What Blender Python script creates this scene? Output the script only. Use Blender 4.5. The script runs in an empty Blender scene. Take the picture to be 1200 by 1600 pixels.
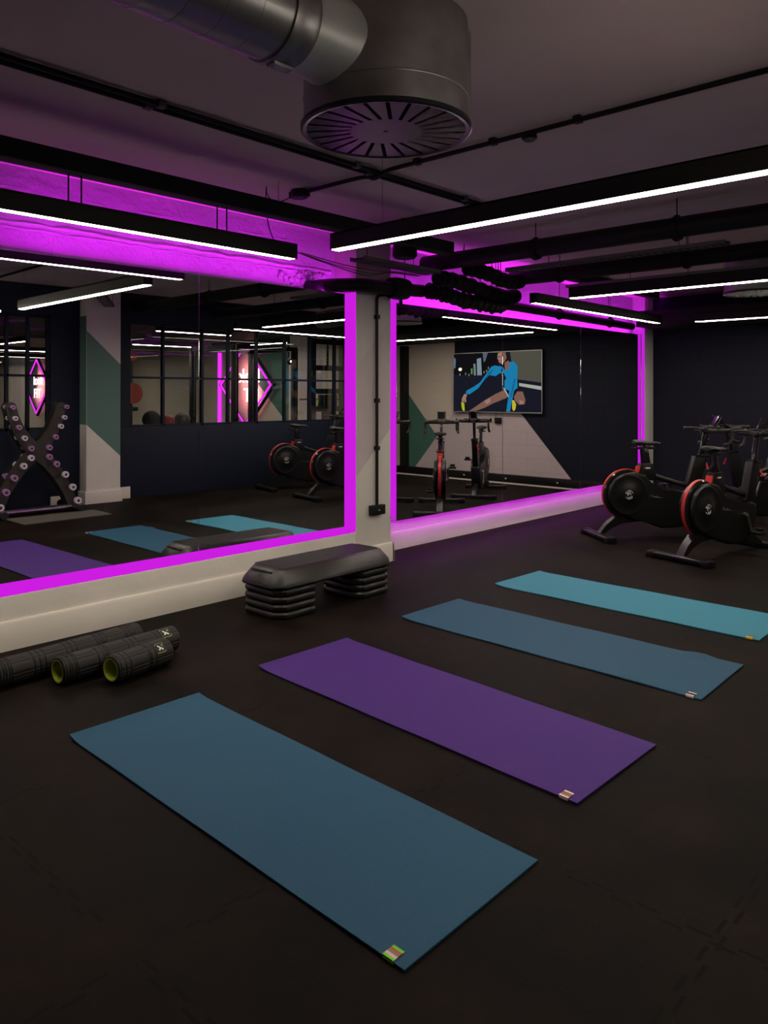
import bpy, bmesh, math, random
from mathutils import Vector, Matrix
random.seed(7)
S = bpy.context.scene
COL = S.collection

# ------------------------------------------------------------------ camera
cd = bpy.data.cameras.new('camera'); cam = bpy.data.objects.new('camera', cd); COL.objects.link(cam)
cam.location = (0, 0, 1.353)
cam.rotation_euler = (math.radians(90), 0, math.radians(42.5 - 90))
cd.sensor_fit = 'VERTICAL'; cd.sensor_height = 32.0
cd.lens = 1220 / 1600 * 32.0
cd.shift_y = -182 / 1600.0
cd.clip_start = .02; cd.clip_end = 100
S.camera = cam
# ------------------------------------------------------------------ world and exposure
w = bpy.data.worlds.new('world'); S.world = w; w.use_nodes = True
w.node_tree.nodes['Background'].inputs[0].default_value = (.9, .8, .85, 1)
w.node_tree.nodes['Background'].inputs[1].default_value = 0.0
S.view_settings.view_transform = 'Standard'; S.view_settings.look = 'None'
S.view_settings.exposure = 0.0; S.view_settings.gamma = 1.0; S.view_settings.use_curve_mapping = False
try:
    S.cycles.max_bounces = 12; S.cycles.glossy_bounces = 8; S.cycles.transparent_max_bounces = 16
    S.cycles.sample_clamp_indirect = 4.0
except Exception: pass
STRIP = 49.0            # radiance of the white linear lamps
LEDW = 1.0              # visible LED diffuser
LEDP = 0.30              # power factor of the LED tape
MAG = (.60, .012, .745)

# ------------------------------------------------------------------ materials
def lin(r, g, b):
    f = lambda c: (c / 255 / 12.92) if c <= 10 else ((c / 255 + .055) / 1.055) ** 2.4
    return (f(r), f(g), f(b), 1)
def mat(name, col, rough=.6, metal=0., spec=.5, bump=None, var=None, emit=None, es=1., coat=0.):
    m = bpy.data.materials.new(name); m.use_nodes = True
    nt = m.node_tree; b = nt.nodes['Principled BSDF']
    c = col if len(col) == 4 else (*col, 1)
    b.inputs['Base Color'].default_value = c
    b.inputs['Roughness'].default_value = rough; b.inputs['Metallic'].default_value = metal
    b.inputs['Specular IOR Level'].default_value = spec
    if coat: b.inputs['Coat Weight'].default_value = coat
    if emit:
        b.inputs['Emission Color'].default_value = (*emit[:3], 1); b.inputs['Emission Strength'].default_value = es
    tc = None
    if bump or var:
        tc = nt.nodes.new('ShaderNodeTexCoord')
    if var:                                        # (scale, amount)
        n = nt.nodes.new('ShaderNodeTexNoise'); n.inputs['Scale'].default_value = var[0]; n.inputs['Detail'].default_value = 5
        nt.links.new(tc.outputs['Object'], n.inputs['Vector'])
        r = nt.nodes.new('ShaderNodeValToRGB')
        r.color_ramp.elements[0].position = .3; r.color_ramp.elements[1].position = .7
        r.color_ramp.elements[0].color = (*[x * (1 - var[1]) for x in c[:3]], 1)
        r.color_ramp.elements[1].color = (*[min(1, x * (1 + var[1])) for x in c[:3]], 1)
        nt.links.new(n.outputs['Fac'], r.inputs['Fac']); nt.links.new(r.outputs['Color'], b.inputs['Base Color'])
    if bump:                                       # (scale, strength, distance)
        n = nt.nodes.new('ShaderNodeTexNoise'); n.inputs['Scale'].default_value = bump[0]; n.inputs['Detail'].default_value = 4
        nt.links.new(tc.outputs['Object'], n.inputs['Vector'])
        bp = nt.nodes.new('ShaderNodeBump'); bp.inputs['Strength'].default_value = bump[1]; bp.inputs['Distance'].default_value = bump[2]
        nt.links.new(n.outputs['Fac'], bp.inputs['Height']); nt.links.new(bp.outputs['Normal'], b.inputs['Normal'])
    return m
def emis(name, col, s):
    m = bpy.data.materials.new(name); m.use_nodes = True; nt = m.node_tree
    nt.nodes.clear(); o = nt.nodes.new('ShaderNodeOutputMaterial'); e = nt.nodes.new('ShaderNodeEmission')
    e.inputs[0].default_value = (*col[:3], 1); e.inputs[1].default_value = s
    nt.links.new(e.outputs[0], o.inputs[0]); return m
def blocks(name, col, h=.2, wd=.42, axis='yz', rough=.75, var=.06, bumpd=.004):
    """painted blockwork: courses of blocks with shallow joints, laid in the wall's own plane"""
    m = mat(name, col, rough, spec=.25); nt = m.node_tree; b = nt.nodes['Principled BSDF']
    tc = nt.nodes.new('ShaderNodeTexCoord'); sp = nt.nodes.new('ShaderNodeSeparateXYZ'); cb = nt.nodes.new('ShaderNodeCombineXYZ')
    nt.links.new(tc.outputs['Object'], sp.inputs[0])
    nt.links.new(sp.outputs['Y' if axis[0] == 'y' else 'X'], cb.inputs[0]); nt.links.new(sp.outputs['Z'], cb.inputs[1])
    br = nt.nodes.new('ShaderNodeTexBrick'); br.inputs['Scale'].default_value = 1
    br.inputs['Brick Width'].default_value = wd; br.inputs['Row Height'].default_value = h
    br.inputs['Mortar Size'].default_value = .006; br.inputs['Mortar Smooth'].default_value = .4
    br.inputs['Color1'].default_value = (1, 1, 1, 1); br.inputs['Color2'].default_value = (1, 1, 1, 1); br.inputs['Mortar'].default_value = (0, 0, 0, 1)
    nt.links.new(cb.outputs[0], br.inputs['Vector'])
    n = nt.nodes.new('ShaderNodeTexNoise'); n.inputs['Scale'].default_value = 60; nt.links.new(tc.outputs['Object'], n.inputs['Vector'])
    ad = nt.nodes.new('ShaderNodeMath'); ad.operation = 'MULTIPLY_ADD'; ad.inputs[1].default_value = .25
    nt.links.new(n.outputs['Fac'], ad.inputs[0]); nt.links.new(br.outputs['Color'], ad.inputs[2])
    bp = nt.nodes.new('ShaderNodeBump'); bp.inputs['Strength'].default_value = .8; bp.inputs['Distance'].default_value = bumpd
    nt.links.new(ad.outputs[0], bp.inputs['Height']); nt.links.new(bp.outputs['Normal'], b.inputs['Normal'])
    n2 = nt.nodes.new('ShaderNodeTexNoise'); n2.inputs['Scale'].default_value = 1.6; nt.links.new(tc.outputs['Object'], n2.inputs['Vector'])
    r = nt.nodes.new('ShaderNodeValToRGB'); c = col
    r.color_ramp.elements[0].color = (*[x * (1 - var) for x in c[:3]], 1); r.color_ramp.elements[1].color = (*[min(1, x * (1 + var)) for x in c[:3]], 1)
    nt.links.new(n2.outputs['Fac'], r.inputs['Fac']); nt.links.new(r.outputs['Color'], b.inputs['Base Color'])
    return m

M = {}
M['black'] = mat('black_paint', (.007, .0065, .006), .5, spec=.3)
M['matte'] = mat('matt_black', (.007, .0068, .0066), .75, spec=.3)
M['satin'] = mat('satin_black_plastic', (.007, .007, .0075), .36, spec=.4, bump=(300, .1, .001))
M['gloss'] = mat('gloss_black', (.012, .012, .014), .15, coat=.4)
M['grip'] = mat('bar_tape', (.020, .018, .016), .55)
M['steel'] = mat('zinc_steel', (.35, .34, .34), .42, .9, bump=(40, .15, .002), var=(6, .25))
M['chrome'] = mat('chrome', (.8, .78, .8), .15, 1.)
M['red'] = mat('red_plastic', (.55, .03, .02), .35)
M['white'] = mat('white_print', (.75, .75, .75), .5)
M['skirt'] = mat('warm_white_gloss_paint', (.74, .69, .62), .45, bump=(9, .2, .003), var=(2.5, .04))
M['wall_white'] = mat('white_emulsion', (.80, .755, .69), .7, bump=(14, .35, .006), var=(3, .05))
M['wall_grey'] = mat('grey_emulsion', (.66, .61, .60), .7, bump=(14, .35, .006), var=(3, .05))
M['wall_mauve'] = mat('mauve_grey_emulsion', (.64, .55, .555), .7, bump=(14, .35, .006), var=(3, .05))
M['rough_wall'] = mat('rough_painted_blockwork', (.50, .46, .50), .85, bump=(22, .9, .02), var=(4, .08))
M['navy'] = mat('navy_paint', (.006, .010, .024), .65, spec=.25, bump=(30, .15, .003))
M['navy_b'] = blocks('navy_blockwork', (.0055, .007, .016))
M['cream_b'] = blocks('cream_blockwork', (.60, .53, .44))
M['mauve_b'] = blocks('pale_mauve_blockwork', (.50, .42, .43))
M['green_b'] = blocks('green_blockwork', (.055, .145, .115))
M['green'] = mat('green_paint', (.095, .19, .16), .65, bump=(14, .3, .005))
M['ceil'] = mat('ceiling_paint', (.78, .62, .60), .85, bump=(7, .25, .006), var=(1.3, .08))
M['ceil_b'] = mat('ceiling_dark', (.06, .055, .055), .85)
M['strip'] = emis('warm_white_diffuser', (1, .89, .74), STRIP)
M['led'] = emis('magenta_led_diffuser', MAG, LEDW)
M['led2'] = emis('magenta_led_neon', (.9, .03, 1.0), 1.6)
M['neon'] = emis('red_neon_tube', (1, .45, .5), 6)
M['spot'] = emis('spot_lens', (1, .97, .95), 220)
M['cable'] = mat('cable', (.014, .013, .013), .6)
M['redcable'] = mat('red_cable', (.22, .03, .02), .5)
M['tray'] = mat('galvanised_tray', (.16, .155, .15), .5, .7)
M['lime'] = mat('lime_core', (.42, .52, .04), .5)
M['foam'] = mat('black_foam', (.014, .0125, .012), .72, bump=(200, .3, .002))
M['stepm'] = mat('black_step_plastic', (.015, .013, .012), .42, bump=(120, .2, .002))
M['steptop'] = mat('black_ribbed_rubber', (.020, .018, .018), .38)
M['ringm'] = mat('pale_chrome_cap', (.80, .72, .85), .35, .2)
M['ringp'] = mat('plum_cap', (.45, .22, .48), .35, .2)
M['hubc'] = mat('dark_cap', (.06, .03, .03), .4)
M['grey_pad'] = mat('grey_pad', (.10, .09, .08), .7)
M['silver'] = mat('silver_bezel', (.55, .54, .52), .35, .8)
M['grey_ball'] = mat('grey_leather', (.09, .085, .075), .6)
M['red_ball'] = mat('red_leather', (.35, .05, .035), .5)
M['kit'] = mat('kit_steel_black', (.012, .012, .013), .4)

def mirror_mat():
    m = bpy.data.materials.new('silvered_glass'); m.use_nodes = True; b = m.node_tree.nodes['Principled BSDF']
    b.inputs['Base Color'].default_value = (.86, .86, .87, 1); b.inputs['Metallic'].default_value = 1; b.inputs['Roughness'].default_value = 0
    return m
M['mirror'] = mirror_mat()
def glass_mat():
    m = bpy.data.materials.new('clear_glass'); m.use_nodes = True; nt = m.node_tree; nt.nodes.clear()
    o = nt.nodes.new('ShaderNodeOutputMaterial'); t = nt.nodes.new('ShaderNodeBsdfTransparent'); g = nt.nodes.new('ShaderNodeBsdfGlossy')
    t.inputs[0].default_value = (.9, .92, .91, 1); g.inputs['Roughness'].default_value = .0; g.inputs[0].default_value = (.9, .9, .9, 1)
    f = nt.nodes.new('ShaderNodeFresnel'); f.inputs[0].default_value = 1.45; mx = nt.nodes.new('ShaderNodeMixShader')
    nt.links.new(f.outputs[0], mx.inputs[0]); nt.links.new(t.outputs[0], mx.inputs[1]); nt.links.new(g.outputs[0], mx.inputs[2]); nt.links.new(mx.outputs[0], o.inputs[0])
    return m
M['glass'] = glass_mat()

def floor_mat():
    m = mat('black_rubber_tiles', (.02, .016, .014), .7, spec=.05); nt = m.node_tree; b = nt.nodes['Principled BSDF']; L = nt.links.new
    tc = nt.nodes.new('ShaderNodeTexCoord'); sp = nt.nodes.new('ShaderNodeSeparateXYZ'); L(tc.outputs['Object'], sp.inputs[0])
    def math_(op, a, bb=None, c=None):
        n = nt.nodes.new('ShaderNodeMath'); n.operation = op
        for i, v in enumerate((a, bb, c)):
            if v is None: continue
            if isinstance(v, (int, float)): n.inputs[i].default_value = v
            else: L(v, n.inputs[i])
        return n.outputs[0]
    def seam(u, v, off):
        wv = math_('SIGN', math_('SINE', math_('MULTIPLY', v, 2 * math.pi / .13)))
        p = math_('ADD', math_('ADD', u, off), math_('MULTIPLY', wv, .011))
        fr = math_('FRACT', p)
        d = math_('ABSOLUTE', math_('SUBTRACT', fr, .5))
        return math_('GREATER_THAN', d, .4945)
    s = math_('MAXIMUM', seam(sp.outputs['X'], sp.outputs['Y'], .02), seam(sp.outputs['Y'], sp.outputs['X'], .30))
    n = nt.nodes.new('ShaderNodeTexNoise'); n.inputs['Scale'].default_value = 1.7; n.inputs['Detail'].default_value = 8; n.inputs['Roughness'].default_value = .65; L(tc.outputs['Object'], n.inputs['Vector'])
    r = nt.nodes.new('ShaderNodeValToRGB'); r.color_ramp.elements[0].position = .42; r.color_ramp.elements[1].position = .80
    r.color_ramp.elements[0].color = (.0054, .0043, .0035, 1); r.color_ramp.elements[1].color = (.0235, .0150, .0105, 1); L(n.outputs['Fac'], r.inputs['Fac'])
    v = nt.nodes.new('ShaderNodeTexVoronoi'); v.inputs['Scale'].default_value = 22; L(tc.outputs['Object'], v.inputs['Vector'])
    fl = math_('MULTIPLY', math_('LESS_THAN', v.outputs['Distance'], .055), .35)
    mx = nt.nodes.new('ShaderNodeMixRGB'); mx.inputs['Color2'].default_value = (.06, .045, .034, 1); L(fl, mx.inputs['Fac']); L(r.outputs['Color'], mx.inputs['Color1'])
    mk = nt.nodes.new('ShaderNodeTexNoise'); mk.inputs['Scale'].default_value = 3.1; L(tc.outputs['Object'], mk.inputs['Vector'])
    sm = math_('MULTIPLY', s, math_('GREATER_THAN', mk.outputs['Fac'], .42))
    m2 = nt.nodes.new('ShaderNodeMixRGB'); m2.inputs['Color2'].default_value = (.0008, .0007, .0006, 1); L(math_('MULTIPLY', sm, .75), m2.inputs['Fac']); L(mx.outputs['Color'], m2.inputs['Color1'])
    L(m2.outputs['Color'], b.inputs['Base Color'])
    n3 = nt.nodes.new('ShaderNodeTexNoise'); n3.inputs['Scale'].default_value = 90; n3.inputs['Detail'].default_value = 3; L(tc.outputs['Object'], n3.inputs['Vector'])
    h = math_('SUBTRACT', math_('MULTIPLY', n3.outputs['Fac'], .35), sm)
    bp = nt.nodes.new('ShaderNodeBump'); bp.inputs['Strength'].default_value = .6; bp.inputs['Distance'].default_value = .003; L(h, bp.inputs['Height']); L(bp.outputs['Normal'], b.inputs['Normal'])
    rr = nt.nodes.new('ShaderNodeMapRange'); rr.inputs['To Min'].default_value = .5; rr.inputs['To Max'].default_value = .72; L(n.outputs['Fac'], rr.inputs['Value']); L(rr.outputs[0], b.inputs['Roughness'])
    return m
M['floor'] = floor_mat()

def mat_mat(name, col):
    m = mat(name, col, .62, spec=.15); nt = m.node_tree; b = nt.nodes['Principled BSDF']; L = nt.links.new
    tc = nt.nodes.new('ShaderNodeTexCoord')
    wv = nt.nodes.new('ShaderNodeTexWave'); wv.inputs['Scale'].default_value = 52; wv.bands_direction = 'Y'; L(tc.outputs['Object'], wv.inputs['Vector'])
    n = nt.nodes.new('ShaderNodeTexNoise'); n.inputs['Scale'].default_value = 260; L(tc.outputs['Object'], n.inputs['Vector'])
    a = nt.nodes.new('ShaderNodeMath'); a.operation = 'ADD'; L(wv.outputs['Fac'], a.inputs[0]); L(n.outputs['Fac'], a.inputs[1])
    bp = nt.nodes.new('ShaderNodeBump'); bp.inputs['Strength'].default_value = .5; bp.inputs['Distance'].default_value = .0015; L(a.outputs[0], bp.inputs['Height']); L(bp.outputs['Normal'], b.inputs['Normal'])
    r = nt.nodes.new('ShaderNodeValToRGB'); r.color_ramp.elements[0].position = .35; r.color_ramp.elements[1].position = .7
    r.color_ramp.elements[0].color = (*[x * .9 for x in col[:3]], 1); r.color_ramp.elements[1].color = (*[x * 1.1 for x in col[:3]], 1)
    L(n.outputs['Fac'], r.inputs['Fac']); L(r.outputs['Color'], b.inputs['Base Color'])
    return m
M['teal'] = mat_mat('deep_teal_foam', (.026, .102, .175))
M['purple'] = mat_mat('purple_foam', (.072, .026, .205))
M['turq'] = mat_mat('turquoise_foam', (.055, .30, .42))

# ------------------------------------------------------------------ mesh helpers
class MB:
    def __init__(s): s.bm = bmesh.new(); s.mats = []
    def mi(s, m):
        if m is None: return 0
        if m not in s.mats: s.mats.append(m)
        return s.mats.index(m)
    def _new(s, faces, m, smooth=False):
        k = s.mi(m)
        for f in faces: f.material_index = k; f.smooth = smooth
    def box(s, x0, x1, y0, y1, z0, z1, m=None, bev=0., mtx=None, seg=2):
        t = bmesh.new()
        vs = [t.verts.new((x, y, z)) for x in (x0, x1) for y in (y0, y1) for z in (z0, z1)]
        for q in ((0, 1, 3, 2), (4, 6, 7, 5), (0, 4, 5, 1), (2, 3, 7, 6), (0, 2, 6, 4), (1, 5, 7, 3)): t.faces.new([vs[i] for i in q])
        if bev: bmesh.ops.bevel(t, geom=t.edges[:], offset=bev, segments=seg, affect='EDGES', profile=.6)
        s.merge(t, m, mtx)
        return s
    def merge(s, t, m, mtx=None, smooth=False):
        bmesh.ops.recalc_face_normals(t, faces=t.faces[:])
        mp = {}
        for v in t.verts: mp[v] = s.bm.verts.new(mtx @ v.co if mtx else v.co)
        fs = []
        for f in t.faces:
            try: g = s.bm.faces.new([mp[v] for v in f.verts]); g.smooth = smooth or f.smooth; fs.append(g)
            except ValueError: pass
        k = s.mi(m)
        for f in fs: f.material_index = k
        t.free()
    def poly(s, pts, m=None):
        vs = [s.bm.verts.new(p) for p in pts]; f = s.bm.faces.new(vs); f.material_index = s.mi(m); return s
    def prism(s, pts, axis, a, b, m=None, bev=0., mtx=None, seg=2):
        """pts in the plane across `axis` ('x': (y,z), 'y': (x,z), 'z': (x,y))"""
        t = bmesh.new(); A = []; B = []
        for p in pts:
            for lst, c in ((A, a), (B, b)):
                co = {'x': (c, p[0], p[1]), 'y': (p[0], c, p[1]), 'z': (p[0], p[1], c)}[axis]; lst.append(t.verts.new(co))
        t.faces.new(A); t.faces.new(B[::-1]); n = len(pts)
        for i in range(n): t.faces.new((A[i], A[(i + 1) % n], B[(i + 1) % n], B[i]))
        if bev: bmesh.ops.bevel(t, geom=t.edges[:], offset=bev, segments=seg, affect='EDGES', profile=.6)
        s.merge(t, m, mtx); return s
    def loft(s, rings, m=None, closed=True, caps=True, smooth=True, mtx=None):
        t = bmesh.new(); R = [[t.verts.new(p) for p in r] for r in rings]; n = len(rings[0])
        for i in range(len(R) - 1):
            for j in range(n if closed else n - 1):
                f = t.faces.new((R[i][j], R[i][(j + 1) % n], R[i + 1][(j + 1) % n], R[i + 1][j])); f.smooth = smooth
        if caps and closed: t.faces.new(R[0][::-1]); t.faces.new(R[-1])
        s.merge(t, m, mtx); return s
    def tube(s, pts, r, m=None, n=10, mtx=None, caps=True, closed=False):
        P = [Vector(p) for p in pts]; rs = r if isinstance(r, (list, tuple)) else [r] * len(P)
        rings = []; up = None
        for i, p in enumerate(P):
            if closed: d = (P[(i + 1) % len(P)] - P[i - 1])
            else: d = (P[min(i + 1, len(P) - 1)] - P[max(i - 1, 0)])
            d.normalize()
            if up is None: up = Vector((0, 0, 1)) if abs(d.z) < .9 else Vector((1, 0, 0))
            u = d.cross(up)
            if u.length < 1e-4: u = d.orthogonal()
            u.normalize(); v = u.cross(d).normalized(); up = v
            rings.append([p + (u * math.cos(a) + v * math.sin(a)) * rs[i] for a in [2 * math.pi * k / n for k in range(n)]])
        if closed: rings.append(rings[0])
        return s.loft(rings, m, caps=caps and not closed, mtx=mtx)
    def cyl(s, a, b, r, m=None, n=20, mtx=None, r2=None):
        return s.tube([a, b], [r, r if r2 is None else r2], m, n, mtx)
    def lathe(s, prof, o, ax, m=None, n=32, mtx=None, caps=False):
        """prof: (distance along axis, radius)"""
        ax = Vector(ax).normalized(); u = ax.orthogonal().normalized(); v = ax.cross(u); o = Vector(o)
        rings = [[o + ax * t + (u * math.cos(a) + v * math.sin(a)) * r for a in [2 * math.pi * k / n for k in range(n)]] for t, r in prof]
        return s.loft(rings, m, caps=caps, mtx=mtx)
    def sphere(s, c, r, m=None, n=20):
        t = bmesh.new(); bmesh.ops.create_uvsphere(t, u_segments=n, v_segments=n // 2 + 2, radius=r)
        for v in t.verts: v.co += Vector(c)
        for f in t.faces: f.smooth = True
        s.merge(t, m, smooth=True); return s
    def build(s, name, m=None, parent=None, loc=None, rz=None, sharp=True):
        me = bpy.data.meshes.new(name)
        bmesh.ops.remove_doubles(s.bm, verts=s.bm.verts[:], dist=1e-6)
        s.bm.to_mesh(me); s.bm.free()
        mm = s.mats if s.mats else [m]
        for k in mm: me.materials.append(k if k is not None else m)
        if sharp:
            try: me.set_sharp_from_angle(angle=math.radians(38))
            except Exception: pass
        o = bpy.data.objects.new(name, me); COL.objects.link(o)
        if parent: o.parent = parent
        if loc: o.location = loc
        if rz is not None: o.rotation_euler = (0, 0, rz)
        return o
def thing(name, label, cat, loc=(0, 0, 0), rz=0., group=None):
    o = bpy.data.objects.new(name, None); o.empty_display_size = .1; COL.objects.link(o)
    o.location = loc; o.rotation_euler = (0, 0, rz); o['label'] = label; o['category'] = cat
    if group: o['group'] = group
    return o
def tag(o, label, cat, group=None):
    o['label'] = label; o['category'] = cat
    if group: o['group'] = group
    return o
def struct(o): o['kind'] = 'structure'; return o
def copy_tree(o, parent=None):
    c = o.copy(); COL.objects.link(c)
    if parent: c.parent = parent
    for ch in list(o.children): copy_tree(ch, c)
    return c
def smooth_path(pts, k=6):
    """Catmull-Rom through the points"""
    P = [Vector(p) for p in pts]; out = []
    for i in range(len(P) - 1):
        p0 = P[max(i - 1, 0)]; p1 = P[i]; p2 = P[i + 1]; p3 = P[min(i + 2, len(P) - 1)]
        for j in range(k):
            t = j / k
            out.append(.5 * ((2 * p1) + (-p0 + p2) * t + (2 * p0 - 5 * p1 + 4 * p2 - p3) * t * t + (-p0 + 3 * p1 - 3 * p2 + p3) * t ** 3))
    out.append(P[-1]); return out
def area(name, loc, size, size_y, rot, power, col, parent=None):
    l = bpy.data.lights.new(name, 'AREA'); l.shape = 'RECTANGLE'; l.size = size; l.size_y = size_y; l.energy = power; l.color = col
    o = bpy.data.objects.new(name, l); COL.objects.link(o); o.location = loc; o.rotation_euler = rot
    if parent: o.parent = parent
    return o

# ================================================================== THE SETTING
CZ = 2.65                 # ceiling
YW = 4.28                 # face of the low wall and column
YU = 4.52                 # wall above the first mirror, set further back
YR = 4.40                 # back of the recess behind the first mirror
Y2 = 4.57                 # wall behind the second mirror
XF = 10.13                # far wall
YP = -.75                 # glazed partition behind the camera
YB = -11.0                 # rear wall of the next room
struct(MB().box(-3.2, XF + .2, YB - .2, Y2 + .2, -.1, 0).build('floor', M['floor']))
struct(MB().box(-3.2, XF + .2, YP - .08, Y2 + .2, CZ, CZ + .1).build('ceiling', M['ceil']))
struct(MB().box(-3.2, XF + .2, YB - .2, YP - .08, CZ + .05, CZ + .15).build('ceiling', M['ceil_b']))
# mirror wall: low wall below the sill, recess back, column
struct(MB().box(-3.2, 4.35, YW, Y2 + .15, 0, .285, M['wall_white'], bev=.006).build('wall_left'))
b = MB()
b.box(-3.2, 4.35, YR, Y2 + .15, .285, 2.15, M['rough_wall'])
b.box(-3.2, 4.35, YU, Y2 + .15, 2.15, CZ, M['rough_wall'])
# block courses and a broken ledge above the mirror
for z, d in ((2.305, .018), (2.335, .030), (2.53, .012)):
    n = 70; pts = []
    for i in range(n + 1):
        x = -1.5 + (4.3 + 1.5) * i / n; jit = random.uniform(-.006, .006)
        pts.append((x, YU + .004, z + jit))
    b.tube(pts, [d * random.uniform(.35, .7) for _ in pts], M['rough_wall'], 6)
for i in range(5):
    x = .2 + i * .93; b.tube([(x, YU + .002, 2.17), (x + .01, YU + .002, 2.30)], .005, M['rough_wall'], 5)
for i in range(60):      # hacked plaster round the pipe hole
    x = random.gauss(4.02, .13); z = random.gauss(2.24, .05); s_ = random.uniform(.008, .026)
    b.sphere((min(x, 4.33), YU - .004, z), s_, M['rough_wall'], 8)
struct(b.build('wall_left'))
b = MB()
b.prism([(4.35, YW), (4.75, YW), (4.75, Y2 + .15), (4.35, Y2 + .15)], 'z', 0, CZ, M['wall_white'], bev=.004)
e = YW - .0008
b.poly([(4.352, e, .72), (4.748, e, 1.083), (4.748, e, CZ), (4.352, e, CZ)][::-1], M['wall_mauve'])
b.poly([(4.352, e - .0006, 1.575), (4.748, e - .0006, 1.98), (4.748, e - .0006, CZ), (4.352, e - .0006, CZ)][::-1], M['wall_grey'])
struct(b.build('wall_column'))
struct(MB().box(4.75, XF + .15, Y2, Y2 + .15, .30, CZ, M['rough_wall']).box(4.75, XF + .15, Y2, Y2 + .15, 0, .30, M['wall_white']).build('wall_back'))
def skirting(name, x0, x1, y, h=.155, t=.022):
    prof = [(y, 0), (y - t, 0), (y - t, h - .012), (y - t + .008, h), (y, h)]
    return struct(MB().prism(prof, 'x', x0, x1).build(name, M['skirt']))
skirting('baseboard_left', -3.2, 4.772, YW)
struct(MB().box(4.75, 4.772, YW - .022, Y2, 0, .155, bev=.004).build('baseboard_column', M['skirt']))
skirting('baseboard_back', 4.772, 9.86, Y2)
# wall end at the far corner
struct(MB().box(9.87, XF, 4.40, Y2, 0, CZ, M['wall_grey'], bev=.003).build('wall_pilaster'))
# far wall with its painted shapes; x = XF plane, y to the right as seen in the mirror
b = MB(); b.box(XF, XF + .15, YP - .05, Y2 + .15, 0, CZ, M['navy_b'])
e = XF - .001
b.poly([(e, -.70, .14), (e, -.028, .14), (e, -.028, 2.35), (e, -.70, 2.35)][::-1], M['cream_b'])
b.poly([(e, -.028, .14), (e, .28, .14), (e, .762, .677), (e, -.028, 1.551)][::-1], M['green_b'])
b.poly([(e, -.028, 1.551), (e, .762, .677), (e, 1.13, 1.10), (e, 1.13, 2.35), (e, -.028, 2.35)][::-1], M['cream_b'])
b.poly([(e, .28, .14), (e, 3.265, .14), (e, 2.39, 1.10), (e, 1.13, 1.10), (e, .762, .677)][::-1], M['mauve_b'])
struct(b.build('wall_far'))
b = MB()
b.box(XF - .07, XF, YP, 4.34, .022, .14, M['black'], bev=.006)
b.box(XF - .085, XF, YP, 4.34, 0, .02, M['skirt'])
struct(b.build('baseboard_far'))
struct(MB().box(-3.35, -3.2, YB - .2, Y2 + .15, 0, CZ + .1).build('wall_near', M['wall_mauve']))
# glazed partition behind the camera, navy, with its pillar
WB, WT = .91, 2.29
b = MB()
x_a, x_b, x_c = 2.85, 4.004, 5.006
b.box(-3.2, x_a, YP - .1, YP, 0, CZ + .1, M['navy'])
b.box(x_a, XF, YP - .1, YP, 0, WB, M['navy'], bev=.003)
b.box(x_a, XF, YP - .1, YP, WT, CZ + .1, M['navy'])
b.box(x_b, x_c, YP - .1, YP, WB, WT, M['navy'])
b.box(9.35, XF, YP - .1, YP, WB, WT, M['navy'])
struct(b.build('wall_partition'))
def window(name, x0, x1, mull, zb=1.563):
    f = MB(); y0, y1 = YP - .085, YP - .025
    f.box(x0, x1, y0, y1, WB, WB + .035); f.box(x0, x1, y0, y1, WT - .035, WT)
    f.box(x0, x0 + .035, y0, y1, WB, WT); f.box(x1 - .035, x1, y0, y1, WB, WT)
    f.box(x0, x1, y0, y1, zb - .014, zb + .014)
    for m_ in mull: f.box(m_ - .016, m_ + .016, y0, y1, WB, WT)
    fr = struct(f.build(name, M['navy']))
    p = MB(); p.box(x0 + .02, x1 - .02, YP - .058, YP - .052, WB + .02, WT - .02); p.build('pane', M['glass'], fr)
window('window_1', x_a, x_b, (3.15, 3.512, 3.75))
window('window_2', x_c, 9.35, (5.518, 6.12, 6.55, 7.045, 7.569, 8.063, 8.586))
PX0, PX1, PY = 4.36, 4.80, -.565
b = MB(); b.box(PX0, PX1, YP, PY, 0, CZ, M['wall_white'], bev=.004)
b.poly([(PX0 + .002, PY + .0006, 1.6), (PX1 - .002, PY + .0006, 1.6), (PX1 - .002, PY + .0006, CZ), (PX0 + .002, PY + .0006, CZ)], M['wall_mauve'])
zz = lambda x: 1.09 - (x - PX0) * .95
e = PY + .001
b.poly([(PX0 + .002, e, .97), (PX1 - .002, e, .57), (PX1 - .002, e, 1.72), (PX0 + .002, e, 2.12)], M['green'])
b.poly([(PX0 - .001, YP, .97), (PX0 - .001, PY - .002, .97), (PX0 - .001, PY - .002, 2.3), (PX0 - .001, YP, 2.3)], M['green'])
struct(b.build('wall_pillar'))
b = MB(); b.box(PX0 - .02, PX1 + .02, YP, PY + .02, 0, .15, bev=.004); struct(b.build('baseboard_pillar', M['skirt']))
struct(MB().box(PX1 + .02, 5.02, YP, YP + .02, 0, .15, bev=.003).build('baseboard_partition', M['skirt']))
struct(MB().box(4.0, 4.12, YP, YP + .02, 0, .11, bev=.003).build('baseboard_partition', M['skirt']))
# next room
b = MB(); b.box(XF, XF + .15, YB, YP - .1, 0, CZ + .1, M['cream_b'])
e = XF - .001
b.poly([(e, -5.0, 1.55), (e, -3.95, .70), (e, -3.95, 2.6), (e, -5.0, 2.6)][::-1], M['green_b'])
b.poly([(e, -3.6, 0), (e, -2.9, 0), (e, -2.9, 2.6), (e, -3.6, 2.6)][::-1], M['mauve_b'])
struct(b.build('wall_next_room'))
struct(MB().box(-3.2, XF + .15, YB - .15, YB, 0, CZ + .1).build('wall_rear', M['cream_b']))

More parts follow.
